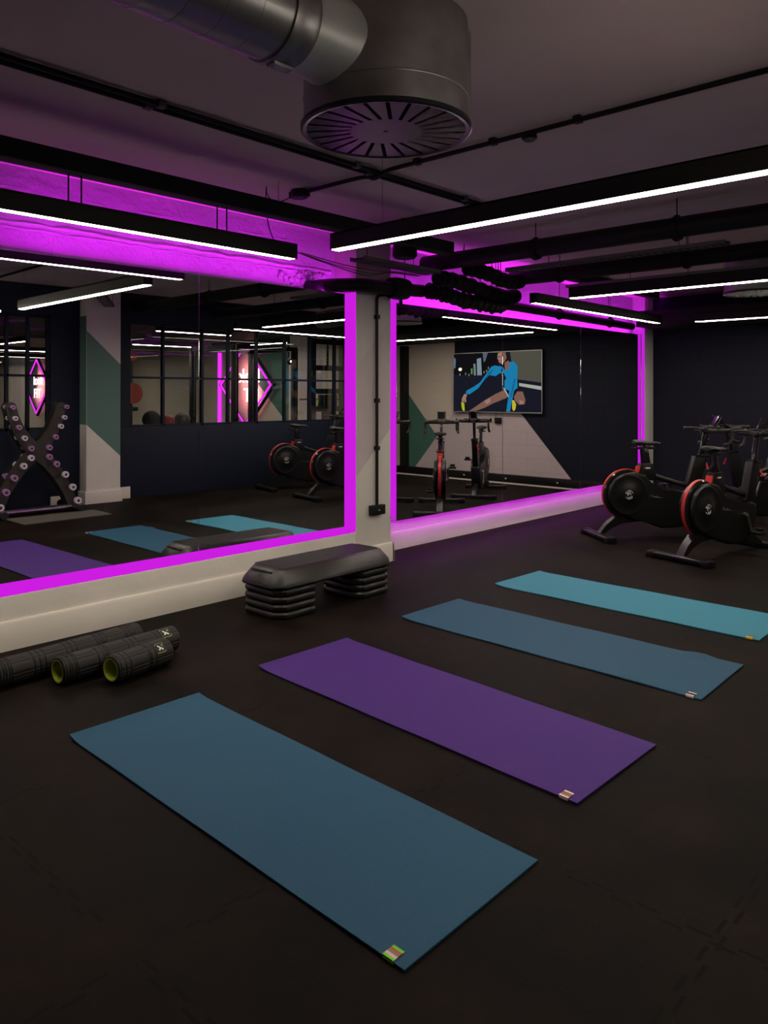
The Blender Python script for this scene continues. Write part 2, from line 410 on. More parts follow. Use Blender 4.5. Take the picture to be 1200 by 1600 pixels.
# ================================================================== MIRRORS AND LED SURROUNDS
T1 = -.021
def m1y(x): return 4.30 + math.tan(T1) * (x - 3)
def mirror1(x0, x1, z0, z1, label):
    c = (x0 + x1) / 2; wd = (x1 - x0) / 2 / math.cos(T1)
    o = MB().box(-wd, wd, 0, .012, 0, z1 - z0, M['mirror'], bev=.0012, seg=1).build('mirror_panel')
    o.location = (c, m1y(c), z0); o.rotation_euler = (math.radians(.15), 0, T1)
    tag(o, label, 'mirror'); return o
mirror1(.5, 2.9162, .345, 2.135, 'tall mirror panel with magenta glow, left of the long seam, above the foam rollers')
mirror1(2.9178, 4.215, .345, 2.135, 'mirror panel between the long seam and the column, above the black exercise step')
T2 = -.007
def mirror2(x0, x1, label):
    c = (x0 + x1) / 2; wd = (x1 - x0) / 2
    o = MB().box(-wd, wd, 0, .012, 0, 1.885, M['mirror'], bev=.0012, seg=1).build('mirror_panel')
    o.location = (c, 4.465 + T2 * (c - 7.4), .268); o.rotation_euler = (0, 0, T2)
    tag(o, label, 'mirror'); return o
mirror2(5.05, 6.658, 'mirror panel right of the column, reflecting the left half of the television')
mirror2(6.662, 8.258, 'middle mirror panel of the recessed wall, reflecting the white painted slope')
mirror2(8.262, 9.85, 'mirror panel next to the far corner, reflecting plain navy wall behind the bikes')

# LED channel round the first mirror: sill strip, jamb strip and the tape along its top edge
t = thing('led_surround', 'magenta LED light channel framing the large left mirror', 'led light', (2.5, YW, .3), group=None)
def rel(b_, nm, m_, par): return b_.build(nm, m_, par, loc=tuple(-v for v in par.location))
rel(MB().box(.45, 4.335, YW + .003, YR - .002, .287, .294), 'sill_strip', M['led'], t)
rel(MB().box(.45, 4.335, YR - .02, YR - .003, .294, .38), 'sill_strip', M['led'], t)
rel(MB().box(4.341, 4.348, YW + .003, YR - .004, .295, 2.16), 'jamb_strip', M['led'], t)
rel(MB().box(4.18, 4.335, YR - .02, YR - .003, .38, 2.16), 'jamb_strip', M['led'], t)
rel(MB().box(.5, 4.2, 4.332, 4.345, 2.10, 2.122), 'top_strip', M['led'], t)
area('led_tape', (-.3, 4.335 - YW, 2.130 - .3), 4.4, .012, (math.radians(180 - 30), 0, 0), 33 * LEDP, (.78, .02, 1.0), t).data.spread = math.radians(110)
t2 = thing('led_surround', 'magenta LED light channel behind the mirrors of the recessed wall', 'led light', (7.4, Y2, .3))
rel(MB().box(4.765, 5.17, Y2 - .022, Y2 - .004, .30, 2.28), 'jamb_strip', M['led'], t2)
rel(MB().box(9.862, 9.869, 4.403, 4.438, .2, 2.25), 'jamb_strip', M['led'], t2)
rel(MB().box(5.05, 9.65, Y2 - .03, Y2 - .015, 2.10, 2.13), 'top_strip', M['led'], t2)
rel(MB().box(5.05, 9.65, Y2 - .05, Y2 - .03, .275, .30), 'bottom_strip', M['led'], t2)
area('led_tape', (0, Y2 - .075 - Y2, 2.14 - .3), 4.7, .012, (math.radians(180 + 8), 0, 0), 85 * LEDP, (.75, .02, 1.0), t2)
area('led_tape', (0, Y2 - .075 - Y2, .265 - .3), 4.7, .012, (math.radians(0), 0, 0), 13 * LEDP, (.75, .02, 1.0), t2)

# ================================================================== CEILING SERVICES
def linear_light(x0, y0, x1, y1, label, rods, z=2.19, rr=.0028, lip=.0035, top=None):
    L_ = math.hypot(x1 - x0, y1 - y0); a = math.atan2(y1 - y0, x1 - x0)
    t = thing('linear_light', label, 'ceiling light', ((x0 + x1) / 2, (y0 + y1) / 2, z), a, 'suspended linear lights')
    b = MB(); h = L_ / 2
    b.box(-h, h, -.036, -.029, .0, .092); b.box(-h, h, .029, .036, .0, .092); b.box(-h, h, -.036, .036, .085, .092)
    b.box(-h, -h + .006, -.036, .036, .0, .092); b.box(h - .006, h, -.036, .036, .0, .092)
    b.build('housing', M['black'], t)
    MB().box(-h + .007, h - .007, -.0285, .0285, -lip, .010, bev=.001).build('diffuser', M['strip'], t)
    for r in rods:
        MB().tube([(r, 0, .09), (r, 0, (top or CZ) - z)], rr, n=6).build('suspension_rod', M['black'], t)
    return t
linear_light(.60, 3.66, 3.17, 3.66, 'black linear light with warm white strip hanging in front of the left mirror', (-.14, -.075, .72, .785), rr=.004, lip=-.002, top=2.427)
linear_light(3.125, 3.25, 3.125, .70, 'nearest black linear light crossing the top right of the room', (1.2, -.9), rr=.001)
linear_light(6.05, 3.36, 6.05, .74, 'long linear light hanging over the bikes, above the turquoise mat', (1.1, -.3))
linear_light(6.12, 3.78, 8.86, 3.78, 'linear light running beside the recessed mirror wall', (-.9, .1, 1.1), lip=-.002)
linear_light(8.92, 3.38, 8.92, .90, 'farthest linear light near the navy far wall', (1.1, -.8))
linear_light(5.95, .25, 8.5, .15, 'linear light near the glazed partition, seen only in the mirror', (-.5, 1))
linear_light(1.3, .39, 3.04, .39, 'linear light behind the camera position beside the glazed partition', (-.4, .4), lip=.014)

# big air diffuser
def drum(loc, label, duct=True, r=.30):
    t = thing('air_diffuser', label, 'air vent', loc)
    b = MB(); h = CZ - loc[2]
    b.lathe([(0.012, r * .965), (h - .06, r * .965), (h - .001, r * .955)], (0, 0, 0), (0, 0, 1), n=64)
    b.lathe([(.10, r * .967), (.102, r * .972), (.106, r * .972), (.108, r * .967)], (0, 0, 0), (0, 0, 1), n=64)
    b.box(r * .62, r * .66, -r * .74, -r * .70, .05, h - .02, M['steel'])
    b.build('drum', M['drum'], t)
    b = MB()   # face with radial slots
    n = 24; prof = [(.014, r * .95), (.014, r * 1.0), (0.0, r * 1.0), (-.004, r * .975), (0, r * .93)]
    b.lathe(prof, (0, 0, 0), (0, 0, 1), n=96)
    for k in range(n):       # plain sectors between straight slots of constant width, slightly swept
        ri, ro, hw = r * .42, r * .93, r * .024
        def edge(kk, side):
            a_ = 2 * math.pi * kk / n; d_ = Vector((math.cos(a_), math.sin(a_))); n_ = Vector((-d_.y, d_.x))
            pi_ = d_ * ri + n_ * (side * hw + r * .03); po_ = d_ * ro + n_ * (side * hw - r * .03); po_ *= ro / po_.length; pi_ *= ri / pi_.length
            return pi_, po_
        i0, o0 = edge(k, 1); i1, o1 = edge(k + 1, -1)
        a0 = math.atan2(o0.y, o0.x); a1 = math.atan2(o1.y, o1.x); a1 += 2 * math.pi if a1 < a0 else 0
        arc = [(ro * math.cos(a0 + (a1 - a0) * q / 4), ro * math.sin(a0 + (a1 - a0) * q / 4), 0) for q in range(5)]
        A = [(i0.x, i0.y, 0)] + arc + [(i1.x, i1.y, 0)]
        b.poly(A); b.poly([(p[0], p[1], .004) for p in A][::-1])
    b.lathe([(.02, .001), (0, .001)], (0, 0, 0), (0, 0, 1), n=24)
    b.lathe([(0, 0.0005), (0, r * .425)], (0, 0, 0), (0, 0, 1), n=48)
    b.lathe([(0, r * .93), (.0, r * .95)], (0, 0, 0), (0, 0, 1), n=64)
    b.lathe([(-.002, r * .001), (-.002, r * .03), (0, r * .032)], (0, 0, 0), (0, 0, 1), n=16)
    for f in b.bm.faces: f.smooth = False
    b.build('slotted_face', M['face'], t, sharp=False)
    MB().lathe([(.03, .0005), (.03, r * .93)], (0, 0, 0), (0, 0, 1), n=48).build('dark_plenum', M['matte'], t)
    return t
M['drum'] = mat('dark_galvanised_sheet', (.46, .47, .47), .42, .35, bump=(5, .12, .004), var=(3, .25))
M['duct'] = mat('dull_galvanised_duct', (.34, .33, .33), .36, .85, var=(3, .15))
M['face'] = mat('dark_painted_face', (.012, .010, .012), .28, 0.)
drum((2.03, 1.85, 2.28), 'large round grey ceiling air diffuser with radial slots in the foreground')
drum((7.52, 2.30, 2.28), 'smaller looking round air diffuser far off above the bikes', r=.28)
# spiral duct feeding it
t = thing('air_duct', 'shiny dark spiral air duct running along the ceiling into the large diffuser', 'duct', (1.2, 1.85, 2.505))
b = MB(); prof = []; x = -3.6
R_ = .135
while x < .30:
    prof += [(x, R_), (x + .049, R_), (x + .0495, R_ + .001), (x + .053, R_ + .001), (x + .0535, R_)]; x += .11
prof.append((.34, R_))
b.lathe(prof, (0, 0, 0), (1, 0, 0), n=48); b.build('spiral_pipe', M['duct'], t)
b = MB()
b.lathe([(.30, R_ + .001), (.30, R_ + .007), (.315, R_ + .009), (.33, R_ + .004), (.36, R_ + .004), (.375, R_ + .009), (.39, R_ + .007), (.40, R_)], (0, 0, 0), (1, 0, 0), n=48)
b.build('coupling_band', M['steel'], t)
b = MB(); b.lathe([(.39, R_ - .002), (.50, R_ - .002), (.575, R_ + .010), (.60, R_ + .022)], (0, 0, 0), (1, 0, 0), n=48); b.build('collar', M['drum'], t)
b = MB(); b.box(.31, .385, -.02, .02, -R_ - .016, -R_ - .006, bev=.002)
for x in (.318, .377): b.cyl((x, 0, -R_ - .02), (x, 0, -R_ - .006), .005, n=8)
b.build('clamp_bracket', M['steel'], t)
# second duct, far right
t = thing('air_duct', 'short silver spiral duct beside the far air diffuser, right of the room', 'duct', (7.5, 2.0, 2.46))
MB().lathe([(x_, .13 + (.003 if i % 2 else 0)) for i, x_ in enumerate([k * .06 for k in range(34)])], (0, -.25, 0), (.15, -1, 0), n=32).build('spiral_pipe', M['steel'], t)

def conduit(name, pts, r, label, clips=(), cat='pipe', m=None, clipm=None, group=None):
    t = thing(name, label, cat, pts[0], group=group)
    o = Vector(pts[0]); P = [Vector(p) - o for p in pts]
    MB().tube(P, r, n=12).build('tube', m or M['black'], t)
    for c in clips:
        c = Vector(c) - o; b = MB(); b.box(c.x - r * 1.5, c.x + r * 1.5, c.y - r * 1.5, c.y + r * 1.5, c.z - r * 1.15, c.z + r * 1.6, bev=r * .3)
        b.build('clip', clipm or m or M['black'], t)
    return t
conduit('ceiling_conduit', [(-3, 3.045, 2.632), (4.33, 3.045, 2.632)], .0125, 'black ceiling conduit nearer the camera of the parallel pair at upper left', [(1.87, 3.045, 2.632), (3.1, 3.045, 2.632), (4.1, 3.045, 2.632)], 'conduit', clipm=M['tray'])
conduit('ceiling_conduit', [(-3, 3.10, 2.632), (4.36, 3.10, 2.632)], .0125, 'black ceiling conduit nearer the mirror of the parallel pair at upper left', [(1.84, 3.10, 2.632), (3.25, 3.10, 2.632), (4.2, 3.10, 2.632)], 'conduit', clipm=M['tray'])
conduit('ceiling_conduit', smooth_path([(3.27, -.6, 2.628), (3.27, 2.0, 2.628), (3.27, 2.75, 2.628), (3.27, 2.97, 2.625), (3.27, 3.07, 2.60), (3.27, 3.18, 2.625), (3.27, 3.66, 2.628)], 5), .0125, 'black conduit crossing the ceiling diagonally from the sensor to upper right', [(3.27, 2.75, 2.628), (3.27, 2.25, 2.628), (3.27, 1.78, 2.628), (3.27, .9, 2.628)], 'conduit')
# smoke detector and sensor
t = thing('smoke_detector', 'small pale smoke detector on the ceiling conduit right of the diffuser', 'smoke detector', (3.27, 2.04, 2.60))
MB().lathe([(.02, .03), (.018, .036), (0, .038), (-.004, .03)], (0, 0, 0), (0, 0, 1), n=24, caps=True).build('base', M['black'], t)
MB().lathe([(-.003, .028), (-.012, .026), (-.016, .014), (-.018, .001)], (0, 0, 0), (0, 0, 1), n=24).build('cover', M['tray'], t)
t = thing('junction_box', 'round black ceiling junction box with a hanging cable above the left linear light', 'junction box', (3.27, 3.72, 2.605))
b = MB(); b.lathe([(.04, .055), (.0, .055), (-.008, .045)], (0, 0, 0), (0, 0, 1), n=24, caps=True); b.box(-.03, .03, -.07, .07, -.004, .04, bev=.006); b.build('box', M['black'], t)
b = MB(); b.tube(smooth_path([(-.03, .05, .0), (-.10, .10, -.035), (-.17, .10, -.01), (-.20, .08, .03)]), .0035, n=6)
b.tube(smooth_path([(-.20, .08, .04), (-.205, .08, -.08), (-.19, .07, -.20), (-.215, .0, -.29), (-.21, -.03, -.33)]), .0035, n=6); b.build('cable', M['cable'], t)
# dark beam under the ceiling over the mirror wall
t = thing('ceiling_beam', 'long black steel beam hung below the ceiling over the left linear light', 'beam', (.8, 3.66, 2.435))
MB().box(-3.95, 3.93, -.05, .05, -.010, .082, bev=.004).build('channel', M['matte'], t)
for x in (-3.0, -1.2, 2.25, 3.8): MB().tube([(x, 0, .08), (x, 0, CZ - 2.435)], .0015, n=6).build('hanger_rod', M['matte'], t)
tag(MB().box(9.45, XF - .001, YP + .02, 4.33, 2.22, 2.42, bev=.006).build('square_duct', M['matte']), 'black square duct along the top of the navy far wall', 'duct')

# big service pipes
def service_pipe(pts, r, label, clamps, horizontal='y'):
    t = thing('service_pipe', label, 'pipe', pts[0], group='large black service pipes')
    o = Vector(pts[0]); MB().tube([Vector(p) - o for p in pts], r, n=24).build('pipe', M['black'], t)
    for c in clamps:
        c = Vector(c) - o; ax = Vector((0, 1, 0)) if horizontal == 'y' else Vector((1, 0, 0))
        b = MB(); b.lathe([(-.022, r), (-.022, r + .010), (.022, r + .010), (.022, r)], c, ax, n=24)
        for s_ in (1, -1): b.box(c.x - .015, c.x + .015, c.y - .015, c.y + .015, c.z + s_ * (r + .003) - .012, c.z + s_ * (r + .003) + .016, bev=.003)
        b.tube([c + Vector((0, 0, r)), Vector((c.x, c.y, CZ - o.z))], .004, n=6)
        cl = b.build('hanger_clamp', M['matte'], t)
    return t
service_pipe([(5.09, -.7, 2.458), (5.09, 4.2, 2.458)], .068, 'upper thick black service pipe running from the column to upper right', [(5.09, 3.12, 2.452), (5.09, 2.05, 2.452), (5.09, 1.0, 2.452)])
service_pipe([(6.28, -.7, 2.455), (6.28, 4.12, 2.455)], .066, 'lower thick black service pipe running parallel behind the upper one', [(6.28, 3.6, 2.455), (6.28, 2.45, 2.455), (6.28, 1.6, 2.455)])
service_pipe(smooth_path([(4.04, 4.55, 2.185), (4.06, 4.44, 2.186), (4.12, 4.28, 2.19), (4.3, 4.18, 2.20), (4.5, 4.17, 2.205), (5.02, 4.17, 2.225)], 5), .052, 'black pipe coming out of the hacked hole in the magenta wall over the column', [(4.80, 4.17, 2.218)], 'x')
service_pipe([(6.45, 4.36, 2.255), (9.40, 4.36, 2.225)], .045, 'long black pipe along the top edge of the recessed mirrors', [(7.6, 4.36, 2.243), (8.8, 4.36, 2.233)], 'x')
tag(MB().box(6.9, 9.4, 4.0, 4.1, 2.55, 2.65, bev=.004).build('cable_trunking', M['matte']), 'black cable trunking hanging near the recessed wall ceiling', 'trunking')

# slotted trays
def tray(x0, y0, x1, y1, z, wd, label):
    t = thing('cable_tray', label, 'cable tray', (x0, y0, z), math.atan2(y1 - y0, x1 - x0), group='slotted cable trays')
    L_ = math.hypot(x1 - x0, y1 - y0); b = MB(); h = wd / 2
    b.box(0, L_, -h, -h + .003, 0, .03); b.box(0, L_, h - .003, h, 0, .03)
    b.box(0, L_, -h, -h + .012, 0, .002); b.box(0, L_, h - .012, h, 0, .002)
    n = int(L_ / .06)
    for i in range(n + 1):
        x = i * L_ / n; b.box(max(0, x - .018), min(L_, x + .018), -h, h, 0, .002)
    b.build('tray', M['tray'], t)
    for x in (L_ * .2, L_ * .8): MB().tube([(x, h, .01), (x, h, CZ - z)], .003, n=6).build('hanger_rod', M['black'], t)
    b = MB()
    for k in range(5):
        y = -h * .7 + k * h * .35; z0 = .012
        b.tube(smooth_path([(0, y, z0), (L_ * .3, y + random.uniform(-.01, .01), z0 + .01), (L_ * .6, y + random.uniform(-.01, .01), z0), (L_, y, z0 + .006)], 4), .006, n=6)
    b.build('cables', M['cable'], t)
tray(4.05, 3.98, 4.95, 3.98, 2.335, .14, 'slotted metal cable tray above the column with loose red wires')
tray(5.6, 3.7, 5.6, 1.9, 2.40, .10, 'slotted cable tray hanging between the two thick black pipes')
tray(7.0, 3.9, 7.0, .9, 2.42, .16, 'slotted cable tray far off over the bikes')
tray(4.0, .55, 4.62, -.5, 2.42, .12, 'slotted cable tray beside the green pillar, seen in the mirror')
# loose wires over the column
for k, (dy, mm, lb) in enumerate(((.0, 'redcable', 'thin red wire drooping over the pipe above the column'), (.05, 'redcable', 'thin red wire sagging behind the first red wire above the column'), (.08, 'cable', 'thin black wire drooping from the tray above the column'))):
    b = MB(); b.tube(smooth_path([(3.55, 4.02 + dy, 2.33 + k * .01), (3.9, 4.02 + dy, 2.30), (4.25, 4.0 + dy, 2.285 - k * .012), (4.55, 4.02 + dy, 2.315), (4.9, 4.03 + dy, 2.33)]), .0035, n=6)
    tag(b.build('loose_wire', M[mm]), lb, 'wire')
# black speaker
tag(MB().lathe([(-.09, .053), (-.09, .082), (-.03, .09), (.03, .09), (.09, .082), (.09, .053)], (4.72, 4.17, 2.215), (1, 0, .03), n=28, caps=True).build('pipe_coupling', M['matte']), 'fat black coupling on the pipe that comes out of the wall', 'pipe fitting')
t = thing('ceiling_speaker', 'black bell shaped ceiling speaker behind the nearest linear light', 'speaker', (4.33, 3.76, 2.36))
MB().lathe([(0, .001), (0, .075), (.02, .092), (.09, .088), (.12, .05), (.29, .03)], (0, 0, 0), (0, 0, 1), n=28).build('body', M['matte'], t)
# heap of insulated pipework / cable bundle beside the column
def bundle(pts, r, label, bumps):
    t = thing('insulated_pipe', label, 'pipe', pts[0], group='bundled insulated pipes beside the column')
    o = Vector(pts[0]); P = [p - o for p in smooth_path(pts, 10)]
    MB().tube(P, [r * (1 + .14 * math.sin(i * 1.9)) for i in range(len(P))], n=14).build('insulation', M['matte'], t)
    for k in bumps:
        p = P[int(k * (len(P) - 1))]; b = MB(); b.sphere(p + Vector((0, 0, -r * .9)), r * .42, None, 12); b.tube([p + Vector((0, 0, -r)), p + Vector((0, 0, CZ - o.z - p.z))], .004, n=6); b.build('hanger', M['matte'], t)
bundle([(5.04, 4.12, 2.225), (5.2, 4.1, 2.22), (5.45, 4.10, 2.19), (5.75, 4.10, 2.18), (6.0, 4.10, 2.18), (6.15, 4.12, 2.21)], .062, 'lowest lumpy black insulated pipe sagging beside the column', (.2, .45, .6, .75, .9))
bundle([(4.99, 3.98, 2.31), (5.3, 4.0, 2.315), (5.8, 4.05, 2.28), (6.15, 4.1, 2.275), (6.4, 4.15, 2.31)], .062, 'middle lumpy black insulated pipe over the lowest one beside the column', (.3, .6))
bundle([(5.23, 3.86, 2.41), (5.5, 3.85, 2.395), (5.9, 3.9, 2.37), (6.14, 3.93, 2.40)], .06, 'top lumpy black insulated pipe joining the lower thick service pipe', (.5,))
# conduits on the column and wall
conduit('wall_conduit', smooth_path([(4.57, YW - .016, .46), (4.57, YW - .016, 1.2), (4.57, YW - .016, 1.9), (4.57, YW - .016, 2.10), (4.58, YW - .016, 2.145), (4.64, YW - .02, 2.165), (4.75, YW - .03, 2.17)], 5), .0125, 'black conduit running down the front of the column to the socket', [(4.57, YW - .016, z) for z in (.93, 1.31, 1.98)], 'conduit')
conduit('wall_conduit', smooth_path([(5.06, 4.44, 2.12), (5.06, 4.44, 2.2), (5.05, 4.42, 2.25), (4.98, 4.36, 2.27)], 5), .016, 'short curved black conduit at the top left corner of the recessed mirror', [], 'conduit')
t = thing('wall_socket', 'black socket box at the foot of the conduit on the column', 'socket', (4.565, YW, .44))
MB().box(-.075, .075, -.045, 0, -.038, .038, bev=.004).build('box', M['black'], t)
b = MB(); b.lathe([(0, .0005), (0, .006), (-.002, .006)], (0, -.046, 0), (0, 1, 0), n=12); b.build('indicator', M['white'], t)

# ================================================================== FLOOR MATS
def yoga_mat(A, B, C, D, m, label, name, colors, lift, notch=None):
    """A,B far end (mirror side), C,D near end; label patch near D"""
    A, B, C, D = [Vector((*p, 0)) for p in (A, B, C, D)]
    o = (A + B + C + D) / 4
    n, k = 90, 24; bm = bmesh.new(); top = []; bot = []
    for i in range(n + 1):
        v = i / n; rt = []; rb = []
        for j in range(k + 1):
            u = j / k; p = (A * (1 - u) + B * u) * (1 - v) + (D * (1 - u) + C * u) * v - o
            z = .0015
            ez = lift * max(0, 1 - v * n / 5.0) ** 2 * (.6 + .4 * (1 - u))
            z += ez + .0016 * (1 + math.sin(v * 17 + u * 3 + lift * 900)) * .5
            if notch and abs(v - notch[0]) < .05 and u > .85: z += notch[1] * math.cos((v - notch[0]) / .05 * math.pi / 2) * ((u - .85) / .15)
            rt.append(bm.verts.new((p.x, p.y, z + .0055))); rb.append(bm.verts.new((p.x, p.y, z)))
        top.append(rt); bot.append(rb)
    for i in range(n):
        for j in range(k):
            f = bm.faces.new((top[i][j], top[i + 1][j], top[i + 1][j + 1], top[i][j + 1])); f.smooth = True
            f = bm.faces.new((bot[i][j], bot[i][j + 1], bot[i + 1][j + 1], bot[i + 1][j])); f.smooth = True
    for i in range(n):
        for j in (0, k): bm.faces.new((top[i][j], bot[i][j], bot[i + 1][j], top[i + 1][j]))
    for j in range(k):
        for i in (0, n): bm.faces.new((top[i][j], top[i][j + 1], bot[i][j + 1], bot[i][j]))
    bmesh.ops.recalc_face_normals(bm, faces=bm.faces[:])
    t = thing('yoga_mat', label, 'yoga mat', (o.x, o.y, 0), group='yoga mats laid in a row')
    me = bpy.data.meshes.new('mat_sheet'); bm.to_mesh(me); bm.free(); me.materials.append(m); me.set_sharp_from_angle(angle=math.radians(50))
    s_ = bpy.data.objects.new('mat_sheet', me); COL.objects.link(s_); s_.parent = t
    # woven label wrapped over the long left edge close to D
    ex = (A - D).normalized(); ey = (C - D).normalized()
    b = MB(); Lw, Ww = .036, .042
    c0 = D - o + ex * .035
    seg = len(colors)
    for q, c in enumerate(colors):
        a0 = Ww * q / seg; a1 = Ww * (q + 1) / seg
        P = [c0 + ey * (a0 - .001), c0 + ey * (a1 - .001), c0 + ey * (a1 - .001) + ex * Lw, c0 + ey * (a0 - .001) + ex * Lw]
        zt = .0118
        b.poly([(p.x, p.y, zt) for p in P], c)
        b.poly([(p.x, p.y, zt - .0012) for p in P][::-1], c)
        if q == 0: b.poly([(P[0].x, P[0].y, .002), (P[0].x, P[0].y, zt), (P[3].x, P[3].y, zt), (P[3].x, P[3].y, .002)], c)
    bmesh.ops.recalc_face_normals(b.bm, faces=b.bm.faces[:])
    b.build('woven_label', None, t)
    return t
cm = lambda n_, r, g, b_: mat(n_, (r, g, b_), .7)
lg, lo, lgr, lp = cm('label_green', .22, .75, .05), cm('label_orange', .55, .12, .03), cm('label_taupe', .30, .22, .20), cm('label_pink', .85, .62, .58)
lw, lb_, ly, lm = cm('label_white', .9, .75, .72), cm('label_brown', .35, .13, .05), cm('label_yellow', .75, .55, .05), cm('label_maroon', .25, .05, .06)
yoga_mat((1.43, 2.99), (2.03, 2.99), (1.97, 1.20), (1.38, 1.20), M['teal'], 'deep teal yoga mat nearest the camera with a green striped label', 'm', [lg, lp, lgr, lo, lg], .012)
yoga_mat((2.43, 3.07), (3.05, 3.07), (2.93, 1.26), (2.33, 1.27), M['purple'], 'purple yoga mat, second from the camera', 'm', [lw, lgr, lb_, lb_, lw], .010)
yoga_mat((3.56, 3.12), (4.14, 3.12), (4.09, 1.31), (3.50, 1.30), M['teal'], 'dull teal yoga mat, third from the camera, with a grey label', 'm', [lw, M['black'], M['black'], lw], .008, (.88, .010))
yoga_mat((4.63, 3.17), (5.21, 3.16), (5.15, 1.38), (4.56, 1.38), M['turq'], 'bright turquoise yoga mat, farthest from the camera near the bikes', 'm', [ly, ly, lm, lm], .010)
t = tag(MB().prism([(3.23, -.03), (4.21, -.03), (4.22, .40), (3.25, .46)], 'z', .001, .012, M['grey_pad'], bev=.003).build('floor_pad'), 'thin grey rubber pad on the floor before the dumbbell rack, seen in the mirror', 'mat')

# ================================================================== EXERCISE STEP
SX, SY = 3.52, 3.80
def oct_ring(lx, ly, c, z):
    return [(-lx, -ly + c, z), (-lx + c, -ly, z), (lx - c, -ly, z), (lx, -ly + c, z), (lx, ly - c, z), (lx - c, ly, z), (-lx + c, ly, z), (-lx, ly - c, z)]
t = thing('exercise_step', 'black aerobic step platform resting on two stacks of risers by the column', 'exercise step', (SX, SY, .186), group=None)
b = MB(); rings = [oct_ring(.525, .20, .07, 0), oct_ring(.535, .21, .075, .012), oct_ring(.53, .205, .075, .035), oct_ring(.475, .158, .055, .100), oct_ring(.465, .150, .05, .107)]
b.loft(rings, M['stepm'], smooth=False); b.build('platform', None, t)
b = MB()
b.loft([oct_ring(.462, .147, .05, .106), oct_ring(.455, .14, .048, .112)], smooth=False)
for i in range(24):
    y = -.132 + i * .0115; b.box(-.435, .435, y - .002, y + .002, .112, .1132)
b.build('grip_surface', M['steptop'], t)
for s_ in (-1, 1):
    b = MB(); b.box(s_ * .487 - .005, s_ * .487 + .005, -.098, .098, .086, .0925, bev=.001)
    for i in range(9): b.box(s_ * .487 - .004, s_ * .487 + .004, -.09 + i * .0225 - .004, -.09 + i * .0225 + .004, .088, .0955)
    b.build('moulded_studs', M['stepm'], t)
def riser(x, z, label):
    o = MB(); lx, ly, c = .175, .195, .06
    o.loft([oct_ring(lx - .02, ly - .02, c, 0), oct_ring(lx - .004, ly - .004, c, .006), oct_ring(lx, ly, c, .018), oct_ring(lx, ly, c, .030), oct_ring(lx - .006, ly - .006, c, .040), oct_ring(lx - .03, ly - .03, c, .0455)], M['stepm'], smooth=False)
    q = o.build('step_riser'); q.location = (x, SY, z)
    tag(q, label, 'step riser', 'step risers stacked under the platform')
names = ['bottom', 'second lowest', 'third lowest', 'top']
for i in range(4):
    riser(SX - .335, .0005 + i * .0463, f'{names[i]} black riser of the left stack under the step, nearer the rollers')
    riser(SX + .335, .0005 + i * .0463, f'{names[i]} black riser of the right stack under the step, against the column')

